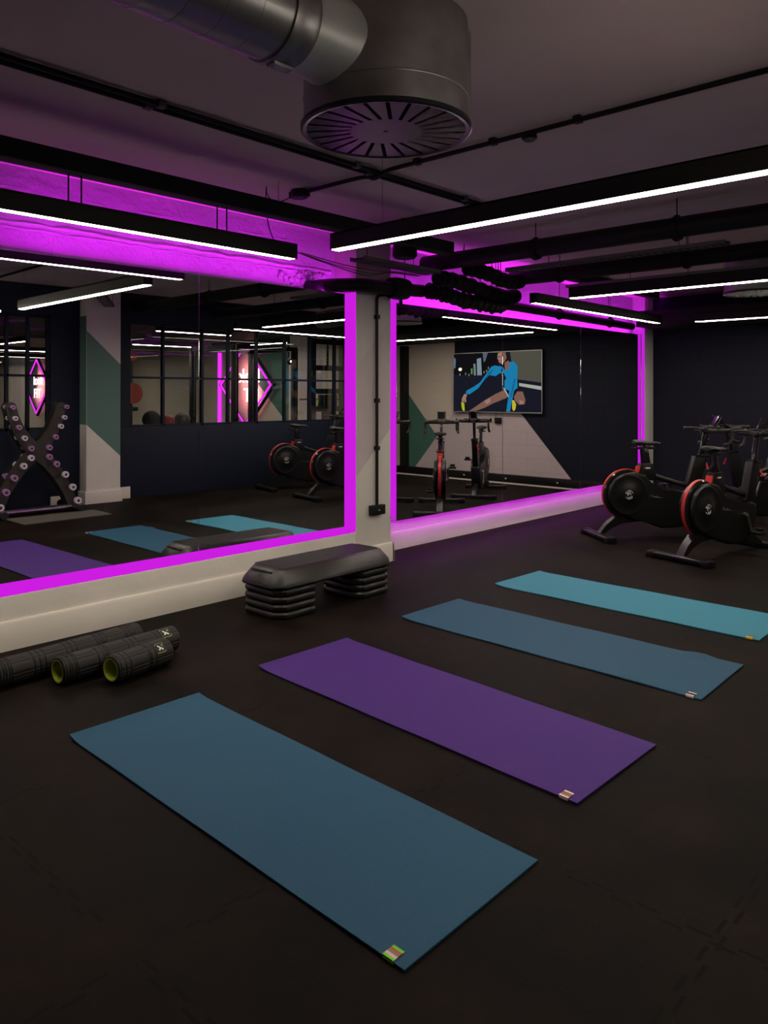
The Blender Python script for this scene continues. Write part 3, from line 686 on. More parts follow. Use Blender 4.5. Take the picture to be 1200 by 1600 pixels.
# ================================================================== FOAM ROLLERS
def roller(a, b_, r, label, logo):
    a = Vector(a); b_ = Vector(b_); L_ = (b_ - a).length; ang = math.atan2(b_.y - a.y, b_.x - a.x)
    t = thing('foam_roller', label, 'foam roller', ((a.x + b_.x) / 2, (a.y + b_.y) / 2, r), ang, group='black foam rollers by the skirting')
    h = L_ / 2; n = 72; bm = MB()
    # bands: rings of grooves alternate with plain panels; long grooves split the skin every 60 degrees
    unit = .33; rings = []; xs = []
    x = 0; N = int(L_ / .0055)
    def rad(x, ang_):
        u = (x % (unit / 2)) / (unit / 2)
        g = 0.
        if u < .42: g = .0045 if (u / .42 * 5) % 1 > .68 else 0.
        e_ = min(x, L_ - x)
        base = r - (.006 * max(0, 1 - e_ / .010) ** 2)
        k_ = (ang_ / (2 * math.pi) * 6) % 1
        if k_ < .05 or .22 < k_ < .27: g = max(g, .0035)
        return base - g
    for i in range(N + 1):
        x = L_ * i / N
        rings.append([(x - h, rad(x, 2 * math.pi * k / n) * math.cos(2 * math.pi * k / n), rad(x, 2 * math.pi * k / n) * math.sin(2 * math.pi * k / n)) for k in range(n)])
    bm.loft(rings, caps=False)
    ro = r - .006; ri = r * .79
    for s_ in (-1, 1): bm.lathe([(s_ * h, ro), (s_ * (h + .0005), ri)], (0, 0, 0), (1, 0, 0), n=n)
    bm.build('foam_sleeve', M['foam'], t)
    MB().lathe([(-h - .002, ri + .001), (-h - .002, ri - .004), (-h + .004, ri - .006), (h - .004, ri - .006), (h + .002, ri - .004), (h + .002, ri + .001)], (0, 0, 0), (1, 0, 0), n=48).build('core_tube', M['lime'], t)
    if logo:
        # rounded square badge with two white strokes and a green corner, wrapped on the sleeve
        cx = h - .075; a0 = math.radians(138) if logo == 1 else math.radians(126)
        def pt(u, v, k=.0012): aa = a0 + v / r; return (cx + u, (r + k) * math.cos(aa), (r + k) * math.sin(aa))
        def patch(q, k, m_):
            bb.poly([pt(u, v, k) for u, v in q], m_)
        bb = MB(); s_ = .026
        def rsq(s_, c=.007):
            o_ = []
            for cx_, cy_, st in ((s_ - c, s_ - c, 0), (-s_ + c, s_ - c, 90), (-s_ + c, -s_ + c, 180), (s_ - c, -s_ + c, 270)):
                for kk in range(4): an = math.radians(st + kk * 30); o_.append((cx_ + c * math.cos(an), cy_ + c * math.sin(an)))
            return o_
        patch(rsq(s_), .0010, M['lime']); patch(rsq(s_ - .0022), .0016, M['foam'])
        wq = [(-.004, .017), (-.011, .017), (-.004, .002), (-.013, -.012), (-.008, -.018), (.005, -.001), (.013, .010), (.009, .016), (.001, .007)]
        def bar(p, q, w_, m_):
            p = Vector(p); q = Vector(q); d = (q - p).normalized(); nn = Vector((-d.y, d.x)) * w_
            patch([tuple(p + nn), tuple(p - nn), tuple(q - nn), tuple(q + nn)], .0024, m_)
        bar((-.015, -.013), (.012, .013), .0042, M['white'])
        bar((-.014, .012), (0, 0), .0042, M['white'])
        patch([(.006, -.012), (.017, -.016), (.016, -.002)], .0024, M['lime'])
        bmesh.ops.recalc_face_normals(bb.bm, faces=bb.bm.faces[:]); bb.build('badge', None, t)
    return t
roller((1.42, 3.745), (2.20, 3.82), .066, 'longest black foam roller with lime core, closest to the skirting', 0)
roller((1.657, 3.585), (2.30, 3.625), .066, 'middle black foam roller with lime core and white badge, behind the shortest', 2)
roller((1.835, 3.42), (2.16, 3.475), .066, 'shortest black foam roller, in front of the other two', 1)

# ================================================================== SPIN BIKES
def spin_bike(label):
    t = thing('spin_bike', label, 'exercise bike', group='spin bikes facing the far wall')
    # the wheel centre stands at local x=.28; x runs forward
    HX, HZ = .28, .415
    b = MB()   # side shell and masts, one moulded frame
    shell = [(.14, .50), (.24, .61), (.36, .625), (.46, .60), (.52, .49), (.64, .43), (.82, .41), (.94, .43), (1.01, .40), (1.00, .26), (.93, .13), (.80, .085), (.62, .085), (.45, .15), (.30, .18), (.16, .30)]
    b.prism(shell, 'y', -.062, .062, bev=.022, seg=3)
    b.prism([(.39, .56), (.60, .53), (.545, .705), (.42, .705)], 'y', -.036, .036, bev=.010)
    b.prism([(.885, .43), (1.01, .40), (1.115, .765), (.985, .775)], 'y', -.038, .038, bev=.012)
    b.tube([(.47, 0, .615), (.62, 0, .565), (.80, 0, .51), (.97, 0, .47)], [.032, .026, .024, .028], n=12)
    for s_ in (-1, 1):
        b.lathe([(s_ * .045, .20), (s_ * .060, .198), (s_ * .068, .185), (s_ * .066, .17), (s_ * .066, .10), (s_ * .074, .085), (s_ * .076, .001)], (HX, 0, HZ), (0, 1, 0), n=40)
    b.build('frame_shell', M['satin'], t)
    fw = MB(); fw.lathe([(-.028, .05), (-.028, .222), (-.018, .234), (.018, .234), (.028, .222), (.028, .05)], (HX, 0, HZ), (0, 1, 0), n=64)
    f = fw.build('flywheel', M['gloss'], t)
    rim = MB(); rim.lathe([(-.016, .2335), (-.012, .2385), (.012, .2385), (.016, .2335)], (HX, 0, HZ), (0, 1, 0), n=64); rim.build('red_rim', M['red'], f)['label'] = 'thin red rim stripe'
    for s_ in (-1, 1):
        b = MB()   # white round emblem: broken arcs and strokes
        for rr, st, en in ((.040, 20, 110), (.040, 130, 160), (.040, 210, 330), (.028, 60, 170), (.028, 250, 350), (.015, 0, 250)):
            pts = [(HX + rr * math.cos(math.radians(a_)), s_ * .078, HZ + rr * math.sin(math.radians(a_))) for a_ in range(st, en + 1, 15)]
            b.tube(pts, .0022, n=6)
        b.tube([(HX - .02, s_ * .078, HZ + .006), (HX + .022, s_ * .078, HZ + .010)], .002, n=6)
        b.tube([(HX - .006, s_ * .078, HZ - .034), (HX + .004, s_ * .078, HZ - .024)], .002, n=6)
        b.build('wheel_emblem', M['white'], t)
    for s_ in (-1, 1):
        b = MB()   # handwritten style name stroke on the shell
        d = -s_
        X0 = .70 - d * .0
        pts = []
        word = [(0, 0), (.004, .030), (.014, .004), (.022, .032), (.028, .004), (.038, .016), (.044, .004), (.052, .014), (.058, .004), (.068, .022), (.072, .004), (.082, .012), (.090, .004), (.104, .010), (.118, .004), (.135, .006)]
        for u, v in word:
            uu = u if s_ < 0 else .135 - u
            pts.append((.50 + (u if s_ < 0 else (.135 - u)), s_ * .0645, .385 + v - .12 * (u if s_ < 0 else .135 - u)))
        b.tube(smooth_path(pts, 3), .0018, n=5)
        b.build('name_script', M['tray'], t)
    # feet
    for nm, x in (('rear_foot', 0.0), ('front_foot', 1.16)):
        b = MB(); b.box(x - .045, x + .045, -.26, .26, .016, .052, bev=.012, seg=3)
        for s_ in (-1, 1): b.box(x - .05, x + .05, s_ * .26 - .035, s_ * .26 + .035, 0, .056, bev=.012)
        b.build(nm, M['satin'], t)
    b = MB()
    b.loft([[(.0, -.035, .045), (.0, .035, .045), (.05, .035, .045), (.05, -.035, .045)], [(.07, -.035, .13), (.07, .035, .13), (.13, .035, .10), (.13, -.035, .10)],
            [(.16, -.035, .20), (.16, .035, .20), (.24, .035, .14), (.24, -.035, .14)], [(.32, -.035, .24), (.32, .035, .24), (.42, .035, .155), (.42, -.035, .155)]], smooth=False)
    b.build('rear_leg', M['satin'], t)
    b = MB()
    b.loft([[(1.16, -.03, .045), (1.16, .03, .045), (1.12, .03, .035), (1.12, -.03, .035)], [(1.06, -.03, .10), (1.06, .03, .10), (1.00, .03, .05), (1.00, -.03, .05)], [(.92, -.03, .20), (.92, .03, .20), (.86, .03, .09), (.86, -.03, .09)]], smooth=False)
    b.build('front_leg', M['satin'], t)
    # seat
    MB().prism([(.445, .70), (.53, .70), (.505, .845), (.435, .845)], 'y', -.020, .020, bev=.006).build('seat_post', M['gloss'], t)
    b = MB(); b.box(.36, .58, -.016, .016, .838, .862, bev=.004); b.box(.35, .40, -.045, .045, .842, .858, bev=.004); b.build('seat_slider', M['satin'], t)
    b = MB(); rg = []
    for x, wy, z, th in ((.365, .045, .912, .014), (.385, .072, .915, .022), (.43, .076, .908, .026), (.48, .048, .902, .024), (.54, .026, .900, .020), (.60, .020, .900, .016), (.635, .014, .896, .010)):
        rg.append([(x, wy * math.cos(a_), z + (th if math.sin(a_) > 0 else th * .9) * math.sin(a_) - .006) for a_ in [2 * math.pi * k / 16 for k in range(16)]])
    b.loft(rg); b.cyl((.47, -.02, .862), (.47, .02, .89), .012, n=8); b.tube([(.40, .02, .885), (.44, .02, .868), (.52, .02, .868), (.56, .015, .885)], .004, n=6); b.tube([(.40, -.02, .885), (.44, -.02, .868), (.52, -.02, .868), (.56, -.015, .885)], .004, n=6)
    b.build('saddle', M['grip'], t)
    b = MB(); b.prism([(.385, .60), (.415, .61), (.435, .675), (.40, .68)], 'y', -.030, .030, bev=.004); b.box(.425, .46, -.03, .03, .585, .605, bev=.004); b.build('red_lever', M['red'], t)['label'] = 'red resistance lever'
    for s_ in (-1, 1):
        b = MB()
        b.box(.47, .515, s_ * .0375 - .001, s_ * .0375 + .001, .655, .667, M['white']); b.box(.455, .468, s_ * .0375 - .001, s_ * .0375 + .001, .655, .667, M['red'])
        b.build('shell_badge', None, t)
    # bars
    MB().prism([(1.03, .76), (1.085, .76), (1.135, 1.0), (1.09, 1.0)], 'y', -.017, .017, bev=.005).build('handlebar_post', M['gloss'], t)
    b = MB(); b.prism([(.985, .763), (1.12, .753), (1.125, .778), (.985, .788)], 'y', -.042, .042, bev=.006)
    b.build('mast_collar', M['gloss'], t)
    b = MB(); b.cyl((1.10, -.03, .70), (1.10, -.055, .655), .008, n=8); b.sphere((1.10, -.058, .648), .013, None, 10); b.build('red_knob', M['red'], t)
    b = MB()
    b.box(1.06, 1.18, -.03, .03, .995, 1.035, bev=.010)
    b.tube(smooth_path([(1.12, -.19, 1.018), (1.11, -.12, 1.016), (1.10, 0, 1.014), (1.11, .12, 1.016), (1.12, .19, 1.018)], 4), .021, n=12)
    for s_ in (-1, 1):
        b.tube(smooth_path([(1.11, s_ * .175, 1.018), (1.16, s_ * .198, 1.020), (1.24, s_ * .205, 1.022), (1.275, s_ * .205, 1.045)], 5), [.017] * 11 + [.016, .015, .014, .012, .010], n=12)
        b.tube(smooth_path([(1.23, s_ * .205, 1.018), (1.262, s_ * .207, .985), (1.255, s_ * .209, .93), (1.215, s_ * .210, .893), (1.165, s_ * .210, .885)], 5), .0145, n=10)
        b.tube(smooth_path([(1.10, s_ * .06, 1.03), (1.03, s_ * .10, 1.036), (.985, s_ * .14, 1.034)], 4), .011, n=8); b.sphere((.98, s_ * .143, 1.034), .016, None, 10)
    b.build('drop_handlebar', M['grip'], t)
    b = MB()
    for s_ in (-1, 1):
        b.tube(smooth_path([(1.13, s_ * .05, 1.03), (1.17, s_ * .05, 1.045), (1.21, s_ * .045, 1.075), (1.26, s_ * .045, 1.145)], 4), .009, n=8)
    b.box(1.11, 1.20, -.10, .10, 1.040, 1.050, bev=.003)
    b.build('tablet_rest', M['satin'], t)
    mt = Matrix.Translation((1.205, 0, 1.10)) @ Matrix.Rotation(math.radians(38), 4, 'Y')
    MB().box(-.007, .007, -.036, .036, -.055, .055, bev=.004, mtx=mt).build('console', M['gloss'], t)
    # crank and pedals
    CX, CZ_ = .82, .325
    b = MB(); b.cyl((CX, -.085, CZ_), (CX, .085, CZ_), .022, n=16)
    b.tube([(CX, -.082, CZ_), (CX + .06, -.088, CZ_ - .155)], .012, n=8); b.tube([(CX, .082, CZ_), (CX - .06, .088, CZ_ + .155)], .012, n=8); b.build('crank', M['kitm'], t)
    for s_, (px_, pz_) in ((-1, (CX + .06, CZ_ - .155)), (1, (CX - .06, CZ_ + .155))):
        b = MB(); b.box(px_ - .045, px_ + .045, s_ * .095 if s_ > 0 else -.185, .185 if s_ > 0 else -.095, pz_ - .012, pz_ + .012, bev=.005)
        b.box(px_ + .02, px_ + .05, (s_ * .14) - .03, (s_ * .14) + .03, pz_ + .01, pz_ + .04, bev=.006); b.build('pedal', M['satin'], t)
    return t
M['kitm'] = mat('brushed_dark_metal', (.25, .24, .23), .3, .9)
def place_bike(o, hub, ang, label, grp):
    a = math.radians(ang); o.location = (hub[0] - .28 * math.cos(a), hub[1] - .28 * math.sin(a), 0); o.rotation_euler = (0, 0, a); o['label'] = label; o['group'] = grp
G = 'spin bikes in the class row'
bike = spin_bike('x')
place_bike(bike, (7.05, 3.335), -38, 'black spin bike with red wheel rim closest to the mirror wall', G)
b2 = copy_tree(bike); place_bike(b2, (6.57, 2.45), -14, 'black spin bike in front, cut by the right edge of the photo', G)
b3 = copy_tree(bike); place_bike(b3, (6.87, .98), 8, 'black spin bike seen right of the other in the large mirror', G)
b4 = copy_tree(bike); place_bike(b4, (7.05, -.12), 14, 'black spin bike seen left of the other in the large mirror', G)
b5 = copy_tree(bike); place_bike(b5, (9.10, 2.45), 152, 'instructor spin bike under the television, seen front on in the recessed mirror', 'instructor spin bike')
del b5['group']

# ================================================================== TELEVISION (on the far wall)
TV0, TV1, TZ0, TZ1 = 1.15, 2.82, 1.085, 2.035
t = thing('television', 'wide wall television with silver bezel showing a stretching athlete, seen in the recessed mirror', 'television', (XF - .04, (TV0 + TV1) / 2, (TZ0 + TZ1) / 2))
W_, H_ = TV1 - TV0, TZ1 - TZ0
MB().box(-.02, .03, -W_ / 2, W_ / 2, -H_ / 2, H_ / 2, bev=.006).build('case', M['matte'], t)
b = MB()
for q in ((-W_ / 2, W_ / 2, -H_ / 2, -H_ / 2 + .016), (-W_ / 2, W_ / 2, H_ / 2 - .012, H_ / 2), (-W_ / 2, -W_ / 2 + .012, -H_ / 2, H_ / 2), (W_ / 2 - .012, W_ / 2, -H_ / 2, H_ / 2)):
    b.box(-.026, -.018, q[0], q[1], q[2], q[3])
b.build('bezel', M['silver'], t)
scr = MB(); depth = [0]
def sm(n_, c, s_=1.): return emis('screen_' + n_, c, s_)
def U(u, v): return (-.0215 - depth[0], -W_ / 2 + .012 + u * (W_ - .024), H_ / 2 - .012 - v * (H_ - .028))
def sp(pts, m_): depth[0] += .00006; scr.poly([U(*p) for p in pts], m_)
k0 = 1.0
sp([(0, 0), (1, 0), (1, 1), (0, 1)], sm('night', (.010, .011, .020), k0))
sp([(0, 0), (.52, 0), (.52, .40), (0, .36)], sm('dark_street', (.006, .006, .008), k0))
sp([(.66, 0), (1, 0), (1, .52), (.74, .46), (.68, .2)], sm('wall', (.085, .082, .062), k0))
sp([(.76, .52), (1, .58), (1, .64), (.76, .57)], sm('kerb', (.40, .42, .36), k0))
sp([(.28, .10), (.33, .08), (.34, .38), (.285, .38)], sm('tower', (.22, .28, .33), k0))
sp([(.24, .18), (.265, .18), (.27, .38), (.245, .38)], sm('lit_block', (.18, .22, .24), k0))
sp([(.0, .05), (.025, .09), (.02, .24), (0, .26)], sm('blue_block', (.12, .17, .22), k0))
sp([(.35, 0), (.41, 0), (.38, .14), (.36, .16)], sm('sky_gap', (.10, .13, .17), k0))
sp([(.21, .26), (.23, .26), (.23, .36), (.21, .36)], sm('green_lamp', (.09, .28, .06), k0))
for (u, v) in ((.36, .31), (.39, .29), (.42, .33), (.14, .33), (.18, .35), (.07, .34), (.41, .24)): sp([(u, v), (u + .012, v), (u + .012, v + .04), (u, v + .04)], sm('small_lamp', (.20, .22, .12), k0))
sp([(.08 + .022 * math.cos(a_), .27 + .030 * math.sin(a_)) for a_ in [2 * math.pi * k / 14 for k in range(14)]], sm('street_lamp', (1, .9, .7), 1.2))
skin = sm('skin', (.22, .115, .085), k0); skl = sm('skin_light', (.36, .20, .16), k0); jk = sm('jacket', (.012, .22, .45), k0); jd = sm('jacket_fold', (.008, .13, .30), k0); hair = sm('hair', (.012, .008, .007), k0)
sp([(.19, .99), (.22, .965), (.38, .80), (.50, .70), (.60, .63), (.68, .68), (.62, .77), (.47, .86), (.38, .93), (.29, .98), (.23, .995)], skin)       # stretched leg
sp([(.37, .82), (.44, .77), (.44, .84), (.39, .88)], skl)
sp([(.70, .66), (.80, .66), (.83, .80), (.82, .87), (.76, .88), (.71, .80)], skin)                                                             # bent knee
sp([(.76, .80), (.81, .82), (.81, .86), (.77, .87)], skl)
sp([(.60, .60), (.66, .62), (.74, .66), (.70, .76), (.645, .77), (.62, .70)], hair)                                                            # shorts
sp([(.585, .60), (.60, .60), (.652, .75), (.645, .765)], sm('piping', (.5, .5, .5), k0))
sp([(.54, .23), (.60, .26), (.63, .18), (.70, .16), (.745, .24), (.74, .42), (.745, .60), (.69, .66), (.60, .62), (.60, .48), (.57, .38), (.55, .34)], jk)   # torso
sp([(.56, .26), (.62, .44), (.60, .48), (.57, .38)], hair)
sp([(.45, .24), (.49, .22), (.55, .24), (.56, .34), (.50, .40), (.42, .38), (.36, .48), (.30, .60), (.19, .71), (.145, .68), (.16, .64), (.25, .57), (.32, .50), (.38, .38)], jk)  # left arm
sp([(.42, .33), (.48, .29), (.44, .37), (.36, .47)], jd)
sp([(.70, .30), (.745, .26), (.73, .50), (.70, .70), (.66, .995), (.62, .995), (.64, .78), (.66, .58)], jk)                                    # right arm
sp([(.705, .45), (.725, .44), (.68, .75), (.665, .75)], jd)
sp([(.13, .70), (.165, .70), (.15, .78), (.155, .84), (.135, .85), (.13, .80), (.12, .86), (.10, .84), (.10, .78)], skl)                       # hand on the shoe
sp([(.092, .84), (.105, .85), (.13, .86), (.135, .99), (.115, .995), (.10, .95)], sm('lime_shoe', (.42, .50, .02), k0))
sp([(.13, .86), (.165, .90), (.19, .985), (.14, .995)], hair)
sp([(.685, .80), (.71, .81), (.73, .88), (.72, .96), (.70, .985), (.685, .94)], sm('yellow_shoe', (.55, .50, .04), k0))
sp([(.56, .0), (.62, .0), (.645, .10), (.65, .22), (.60, .30), (.57, .20)], hair)                                                              # hair
sp([(.60, .18), (.645, .14), (.66, .22), (.63, .32), (.605, .28)], skin)                                                                      # neck
sp([(.525, .02), (.555, .0), (.61, .01), (.62, .09), (.60, .16), (.565, .195), (.54, .17), (.53, .12), (.52, .11)], skl)                       # face
sp([(.57, .02), (.61, .0), (.625, .10), (.60, .17), (.575, .10)], skin)
sp([(.53, .075), (.55, .07), (.55, .085), (.532, .088)], hair); sp([(.545, .145), (.562, .140), (.560, .152), (.547, .155)], sm('lips', (.20, .05, .05), k0))
scr.build('screen', None, t)
b = MB(); b.tube(smooth_path([(-.0, -.02, -H_ / 2), (.01, -.02, -H_ / 2 - .05), (.01, -.02, -H_ / 2 - .08)]), .005, n=6); b.build('power_cable', M['cable'], t)
t = thing('wall_socket', 'black socket box on the far wall directly under the television', 'socket', (XF, 2.0, .965)); b = MB(); b.box(-.04, 0, -.055, .055, -.045, .045, bev=.004); b.box(-.03, 0, -.16, -.13, -.03, .03, bev=.003); b.build('box', M['black'], t)
tag(MB().box(XF - .12, XF - .002, .03, .14, .14, 2.2, bev=.004).build('service_riser', M['matte']), 'black boxed riser standing against the far wall beside the green triangle', 'boxed pipe')
for y, lb in ((1.35, 'left'), (2.15, 'middle'), (3.05, 'right')):
    t = thing('floor_socket', f'{lb} socket on the black skirting trunking of the far wall', 'socket', (XF - .07, y, .08), group='sockets on the skirting trunking')
    b = MB(); b.box(-.008, 0, -.06, .06, -.03, .03, bev=.002); b.build('plate', M['black'], t); MB().box(-.010, -.006, .02, .045, -.008, .012).build('switch', M['white'], t)

M['rackm'] = mat('brown_black_plate', (.032, .026, .023), .6)
# ================================================================== DUMBBELL RACK (reflected)
RX, RY = 3.64, -.36
t = thing('dumbbell_rack', 'black X shaped dumbbell rack beside the green pillar, seen in the mirror', 'dumbbell rack', (RX, RY, 0))
def xplate(y0, y1):
    def arm(sx, sz):
        # curved limb from the waist to a rounded end
        if sz > 0: c = [(0, .70), (.10, .80), (.19, .94), (.245, 1.08), (.275, 1.20)]; w_ = [.085, .072, .062, .058, .056]
        else: c = [(0, .70), (.13, .58), (.25, .42), (.35, .24), (.42, .06)]; w_ = [.085, .074, .066, .060, .055]
        P = [Vector((sx * x, 0, z)) for x, z in c]; L_, R_l = [], []
        for i, p in enumerate(P):
            d = (P[min(i + 1, 4)] - P[max(i - 1, 0)]).normalized(); n_ = Vector((-d.z, 0, d.x)) * w_[i]; L_.append(p + n_); R_l.append(p - n_)
        d = (P[4] - P[3]).normalized(); n_ = Vector((-d.z, 0, d.x)); tip = [P[4] + (n_ * math.cos(a_) + d * math.sin(a_)) * w_[4] for a_ in [math.pi * k / 8 for k in range(1, 8)]]
        pts = L_ + tip + R_l[::-1]
        return [(p.x, p.z) for p in pts]
    b_ = MB()
    for sx in (-1, 1):
        for sz in (-1, 1): b_.prism(arm(sx, sz), 'y', y0 + (.0004 * (sx + 2 * sz)), y1 + (.0004 * (sx + 2 * sz)))
    return b_
xplate(.10, .128).build('front_plate', M['rackm'], t)
xplate(-.02, .0).build('rear_plate', M['stepm'], t)
b = MB()
b.cyl((-.62, .14, .045), (.52, .14, .045), .035, M['chrome'], 20); b.build('base_rail', M['tray'], t)
b = MB()
for x in (-.42, .42): b.cyl((x, -.24, .045), (x, .36, .045), .042, None, 20)
b.build('base_foot', M['stepm'], t)
slots = []
def on_arm(c, u):
    n_ = len(c) - 1; f = u * n_; i = min(int(f), n_ - 1); k = f - i; return (c[i][0] * (1 - k) + c[i + 1][0] * k, c[i][1] * (1 - k) + c[i + 1][1] * k)
up = [(.08, .745), (.15, .86), (.21, .98), (.25, 1.08), (.275, 1.20)]; dn = [(.08, .64), (.16, .555), (.26, .43), (.345, .28), (.405, .12)]
ordn = ['top', 'second', 'third', 'fourth', 'fifth', 'sixth', 'seventh', 'eighth', 'ninth', 'lowest']
proto = {}
def dumbbell(big, plum):
    t_ = thing('dumbbell', 'x', 'dumbbell'); r_ = .024 + .0018 * big
    b_ = MB(); b_.cyl((0, -.06, 0), (0, .15, 0), .012, None, 12); b_.build('handle', M['chrome'], t_)
    for y_ in (.15, -.10):
        b_ = MB(); b_.lathe([(y_, .001), (y_, r_ * .9), (y_ + .008, r_), (y_ + .05, r_), (y_ + .058, r_ * .9), (y_ + .058, r_ * .5), (y_ + .052, r_ * .42)], (0, 0, 0), (0, 1, 0), n=24)
        h_ = b_.build('weight_head', M['ringp'] if plum else M['ringm'], t_)
        MB().lathe([(y_ + .052, r_ * .44), (y_ + .056, r_ * .25), (y_ + .056, .0005)], (0, 0, 0), (0, 1, 0), n=16).build('end_cap', M['hubc'], h_)
    return t_
for side, sx in (('right', 1), ('left', -1)):
    for k in range(10):
        x, z = (up[4 - k] if k < 5 else dn[k - 5]); plum = k in ((0, 3, 4, 5, 6) if sx > 0 else (0, 2, 4, 7, 8))
        d = dumbbell(k, plum); d.location = (RX + sx * (x + .02), RY + .05, z)
        tag(d, f"{ordn[k]} dumbbell down the {side} hand limbs of the X shaped rack as mirrored", 'dumbbell', 'dumbbells on the rack')

# ================================================================== NEXT ROOM (seen through the partition glass in the mirror)
def line3(pts, r, m_, closed=False): return MB().tube(pts, r, m_, 10, closed=closed)
t = thing('neon_sign', 'diamond shaped magenta light frame with glowing red lettering in the next room', 'neon sign', (XF, -5.28, 1.53))
dm = [(-.10, -1.0, 0), (-.10, 0, .92), (-.10, .98, 0), (-.10, 0, -.92)]
b = MB()
for i in range(4): b.tube([dm[i], dm[(i + 1) % 4]], .045, None, 4)
b.build('diamond_frame', M['matte'], t)
b = MB(); dm2 = [(-.15, p[1] * .93, p[2] * .93) for p in dm]
for i in range(4): b.tube([dm2[i], dm2[(i + 1) % 4]], .022, None, 8)
b.build('led_tube', M['led2'], t)
def text(body, size, y, z):
    c = bpy.data.curves.new('t', 'FONT'); c.body = body; c.size = size; c.align_x = 'CENTER'; c.extrude = .008; c.offset = .004
    o = bpy.data.objects.new('t', c); COL.objects.link(o); bpy.context.view_layer.update()
    me = bpy.data.meshes.new_from_object(o.evaluated_get(bpy.context.evaluated_depsgraph_get())); bpy.data.objects.remove(o)
    me.materials.clear(); me.materials.append(M['neon'])
    q = bpy.data.objects.new('neon_lettering', me); COL.objects.link(q); q.parent = t
    q.rotation_euler = (math.radians(90), 0, math.radians(-90)); q.location = (-.07, y, z)
text('look', .42, .05, .06); text('FIT', .42, .12, -.36)
area('sign_glow', (-.2, 0, 0), .9, .5, (0, math.radians(-90), 0), 9, (1, .25, .3), t)
t = thing('led_strip', 'upright magenta light strip on the wall left of the diamond sign, next room', 'led light', (XF - .01, -6.45, 0)); MB().box(-.03, 0, -.05, .05, .3, 2.3).build('strip', M['led2'], t)
mr = MB().box(6.3, 9.6, YB, YB + .012, .4, 2.3, M['mirror']).build('mirror_panel'); tag(mr, 'large mirror on the rear wall of the next room', 'mirror')
mr2 = None
def lin2(x0, y0, x1, y1, lb): return linear_light(x0, y0, x1, y1, lb, (-.5, .5), z=2.28)
lin2(6.0, -1.85, 7.3, -1.85, 'linear light nearest the partition in the next room')
lin2(9.0, -2.6, 9.0, -5.0, 'linear light before the green painted slope in the next room')
lin2(6.3, -5.2, 8.9, -5.2, 'linear light in front of the diamond sign in the next room')
lin2(5.6, -5.8, 5.6, -8.2, 'linear light deep in the left of the next room')
lin2(6.2, -9.3, 8.8, -9.3, 'linear light along the rear mirror of the next room')
# training rig
t = thing('training_rig', 'black steel squat rig standing behind the partition glass', 'squat rack', (7.98, -2.2, 0))
for x, y in ((-.36, 0), (.9, 0), (-.36, -1.3), (.9, -1.3)):
    b = MB(); b.box(x - .045, x + .045, y - .045, y + .045, 0, 2.16, bev=.004); p = b.build('upright', M['kit'], t)
    b = MB()
    for k in range(14): b.cyl((x, y + .045, .5 + k * .11), (x, y + .0465, .5 + k * .13), .011, None, 10)
    b.build('peg_hole', M['tray'], t)
b = MB(); b.box(-.36, .9, -.035, .035, 2.1, 2.17); b.box(-.36, .9, -1.335, -1.265, 2.1, 2.17); b.box(-.40, -.32, -1.3, 0, 2.1, 2.17); b.box(.86, .94, -1.3, 0, 2.1, 2.17); b.build('cross_beam', M['kit'], t)
b = MB(); b.cyl((.95, .09, 1.25), (2.0, .09, 1.25), .014); b.build('barbell_bar', M['kitm'], t)
# cable machine
t = thing('cable_machine', 'black cable machine with red weights behind the partition glass', 'cable machine', (6.35, -3.4, 0))
b = MB(); b.box(-.05, .05, -.05, .05, 0, 2.2, bev=.01); b.tube(smooth_path([(0, 0, 2.1), (-.05, .05, 2.3), (-.25, .1, 2.36), (-.7, .1, 2.36)]), .05, None, 10); b.box(-.3, .3, -.3, .3, 0, .05); b.build('frame', M['kit'], t)
for z, r_, mm in ((1.35, .17, 'red_ball'), (1.95, .07, 'red_ball')):
    b = MB(); b.cyl((.02, .08, z), (.02, .13, z), r_, None, 28); b.build('weight_disc', M[mm], t)
b = MB(); b.tube(smooth_path([(-.12, .1, 2.1), (-.14, .1, 1.6), (-.2, .1, 1.1), (-.1, .1, .95)]), .008, None, 6); b.tube([(-.45, .1, 2.35), (-.45, .1, 1.0)], .006, None, 6); b.build('cable', M['cable'], t)
t = thing('power_tower', 'tall black weight tower with chains at the right of the next room', 'weight machine', (9.05, -1.5, 0))
b = MB()
for x in (-.35, .35): b.box(x - .05, x + .05, -.05, .05, 0, 2.3)
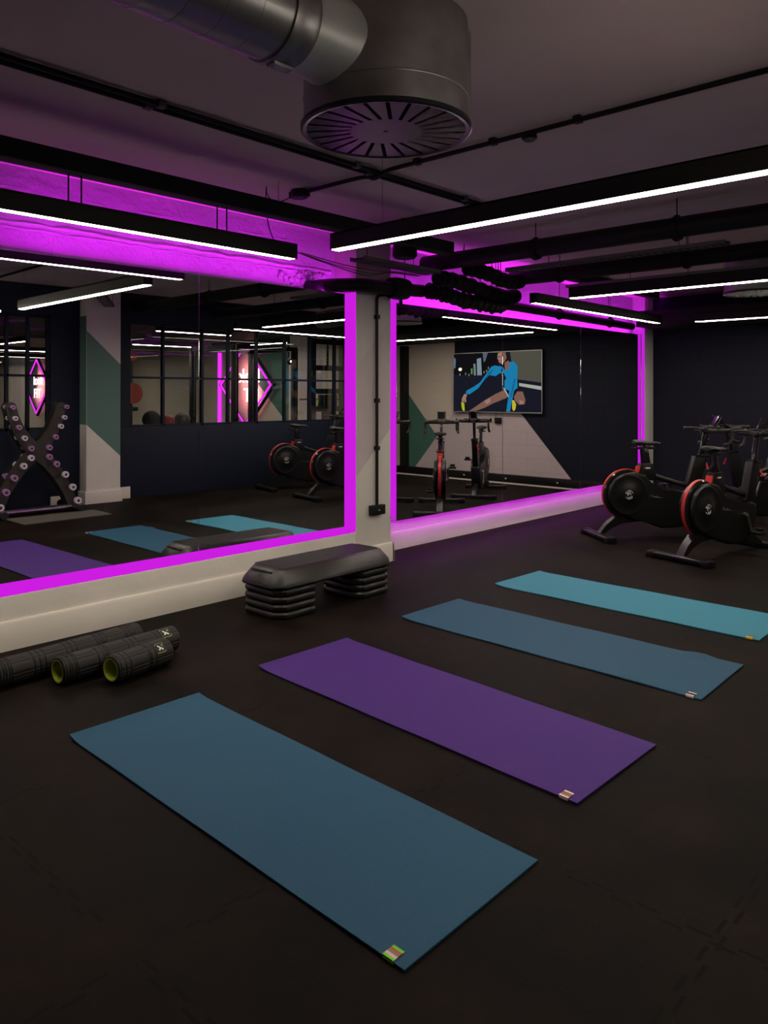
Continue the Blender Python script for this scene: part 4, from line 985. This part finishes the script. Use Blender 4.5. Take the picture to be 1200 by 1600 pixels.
for z in (1.05, 1.35, 1.75, 2.2): b.box(-.35, .35, -.045, .045, z, z + .09)
b.build('frame', M['kit'], t)
b = MB(); b.tube([(0, 0, 2.2), (0, 0, 1.8)], .015, None, 8)
for k in range(7): b.sphere((0, 0, 2.15 - k * .05), .026, None, 8)
b.build('chain', M['kit'], t)
b = MB(); b.box(-.16, .16, -.08, .08, 1.1, 1.34, bev=.02); b.box(-.05, .05, -.1, .1, .7, 1.15); b.build('carriage', M['kit'], t)
t = thing('flat_bench', 'black padded bench in the next room just above the sill', 'bench', (7.0, -5.6, 0)); b = MB(); b.box(-.6, .6, -.15, .15, 1.0, 1.08, bev=.02); b.build('pad', M['matte'], t)
b = MB()
for x in (-.5, .5): b.box(x - .03, x + .03, -.03, .03, 0, 1.0)
b.build('leg_frame', M['kitm'], t)
# ball shelf
t = thing('ball_shelf', 'black shelf behind the partition sill holding medicine balls', 'shelf', (5.9, -1.4, 0))
b = MB(); b.box(-.65, .65, -.16, .16, .83, .85); b.build('shelf_board', M['kit'], t)
b = MB()
for x in (-.6, .6): b.box(x - .03, x + .03, -.14, .14, 0, .83)
b.build('side_frame', M['kit'], t)
for x, r_, mm, lb in ((6.17, .115, 'grey_ball', 'grey medicine ball, rightmost on the shelf behind the partition'), (5.93, .10, 'red_ball', 'red medicine ball between the grey and the black ball'), (5.68, .13, 'matte', 'black medicine ball, leftmost on the shelf behind the partition')):
    q = MB().sphere((0, 0, 0), r_, M[mm], 28).build('medicine_ball'); q.location = (x, -1.4, .851 + r_); tag(q, lb, 'medicine ball', 'medicine balls on the shelf')
# bright spotlight
t = thing('spotlight', 'small intensely bright spotlight in the next room, seen in the mirror', 'spotlight', (9.02, -2.5, 1.935))
MB().sphere((0, 0, 0), .028, None, 16).build('lamp', M['spot'], t)
b = MB(); b.lathe([(-.05, .03), (-.03, .055), (.02, .06)], (0, 0, 0), (0, -1, 0), n=20); b.tube([(0, -.03, .03), (0, -.03, CZ + .05 - 1.935)], .01, None, 8); b.build('housing', M['matte'], t)
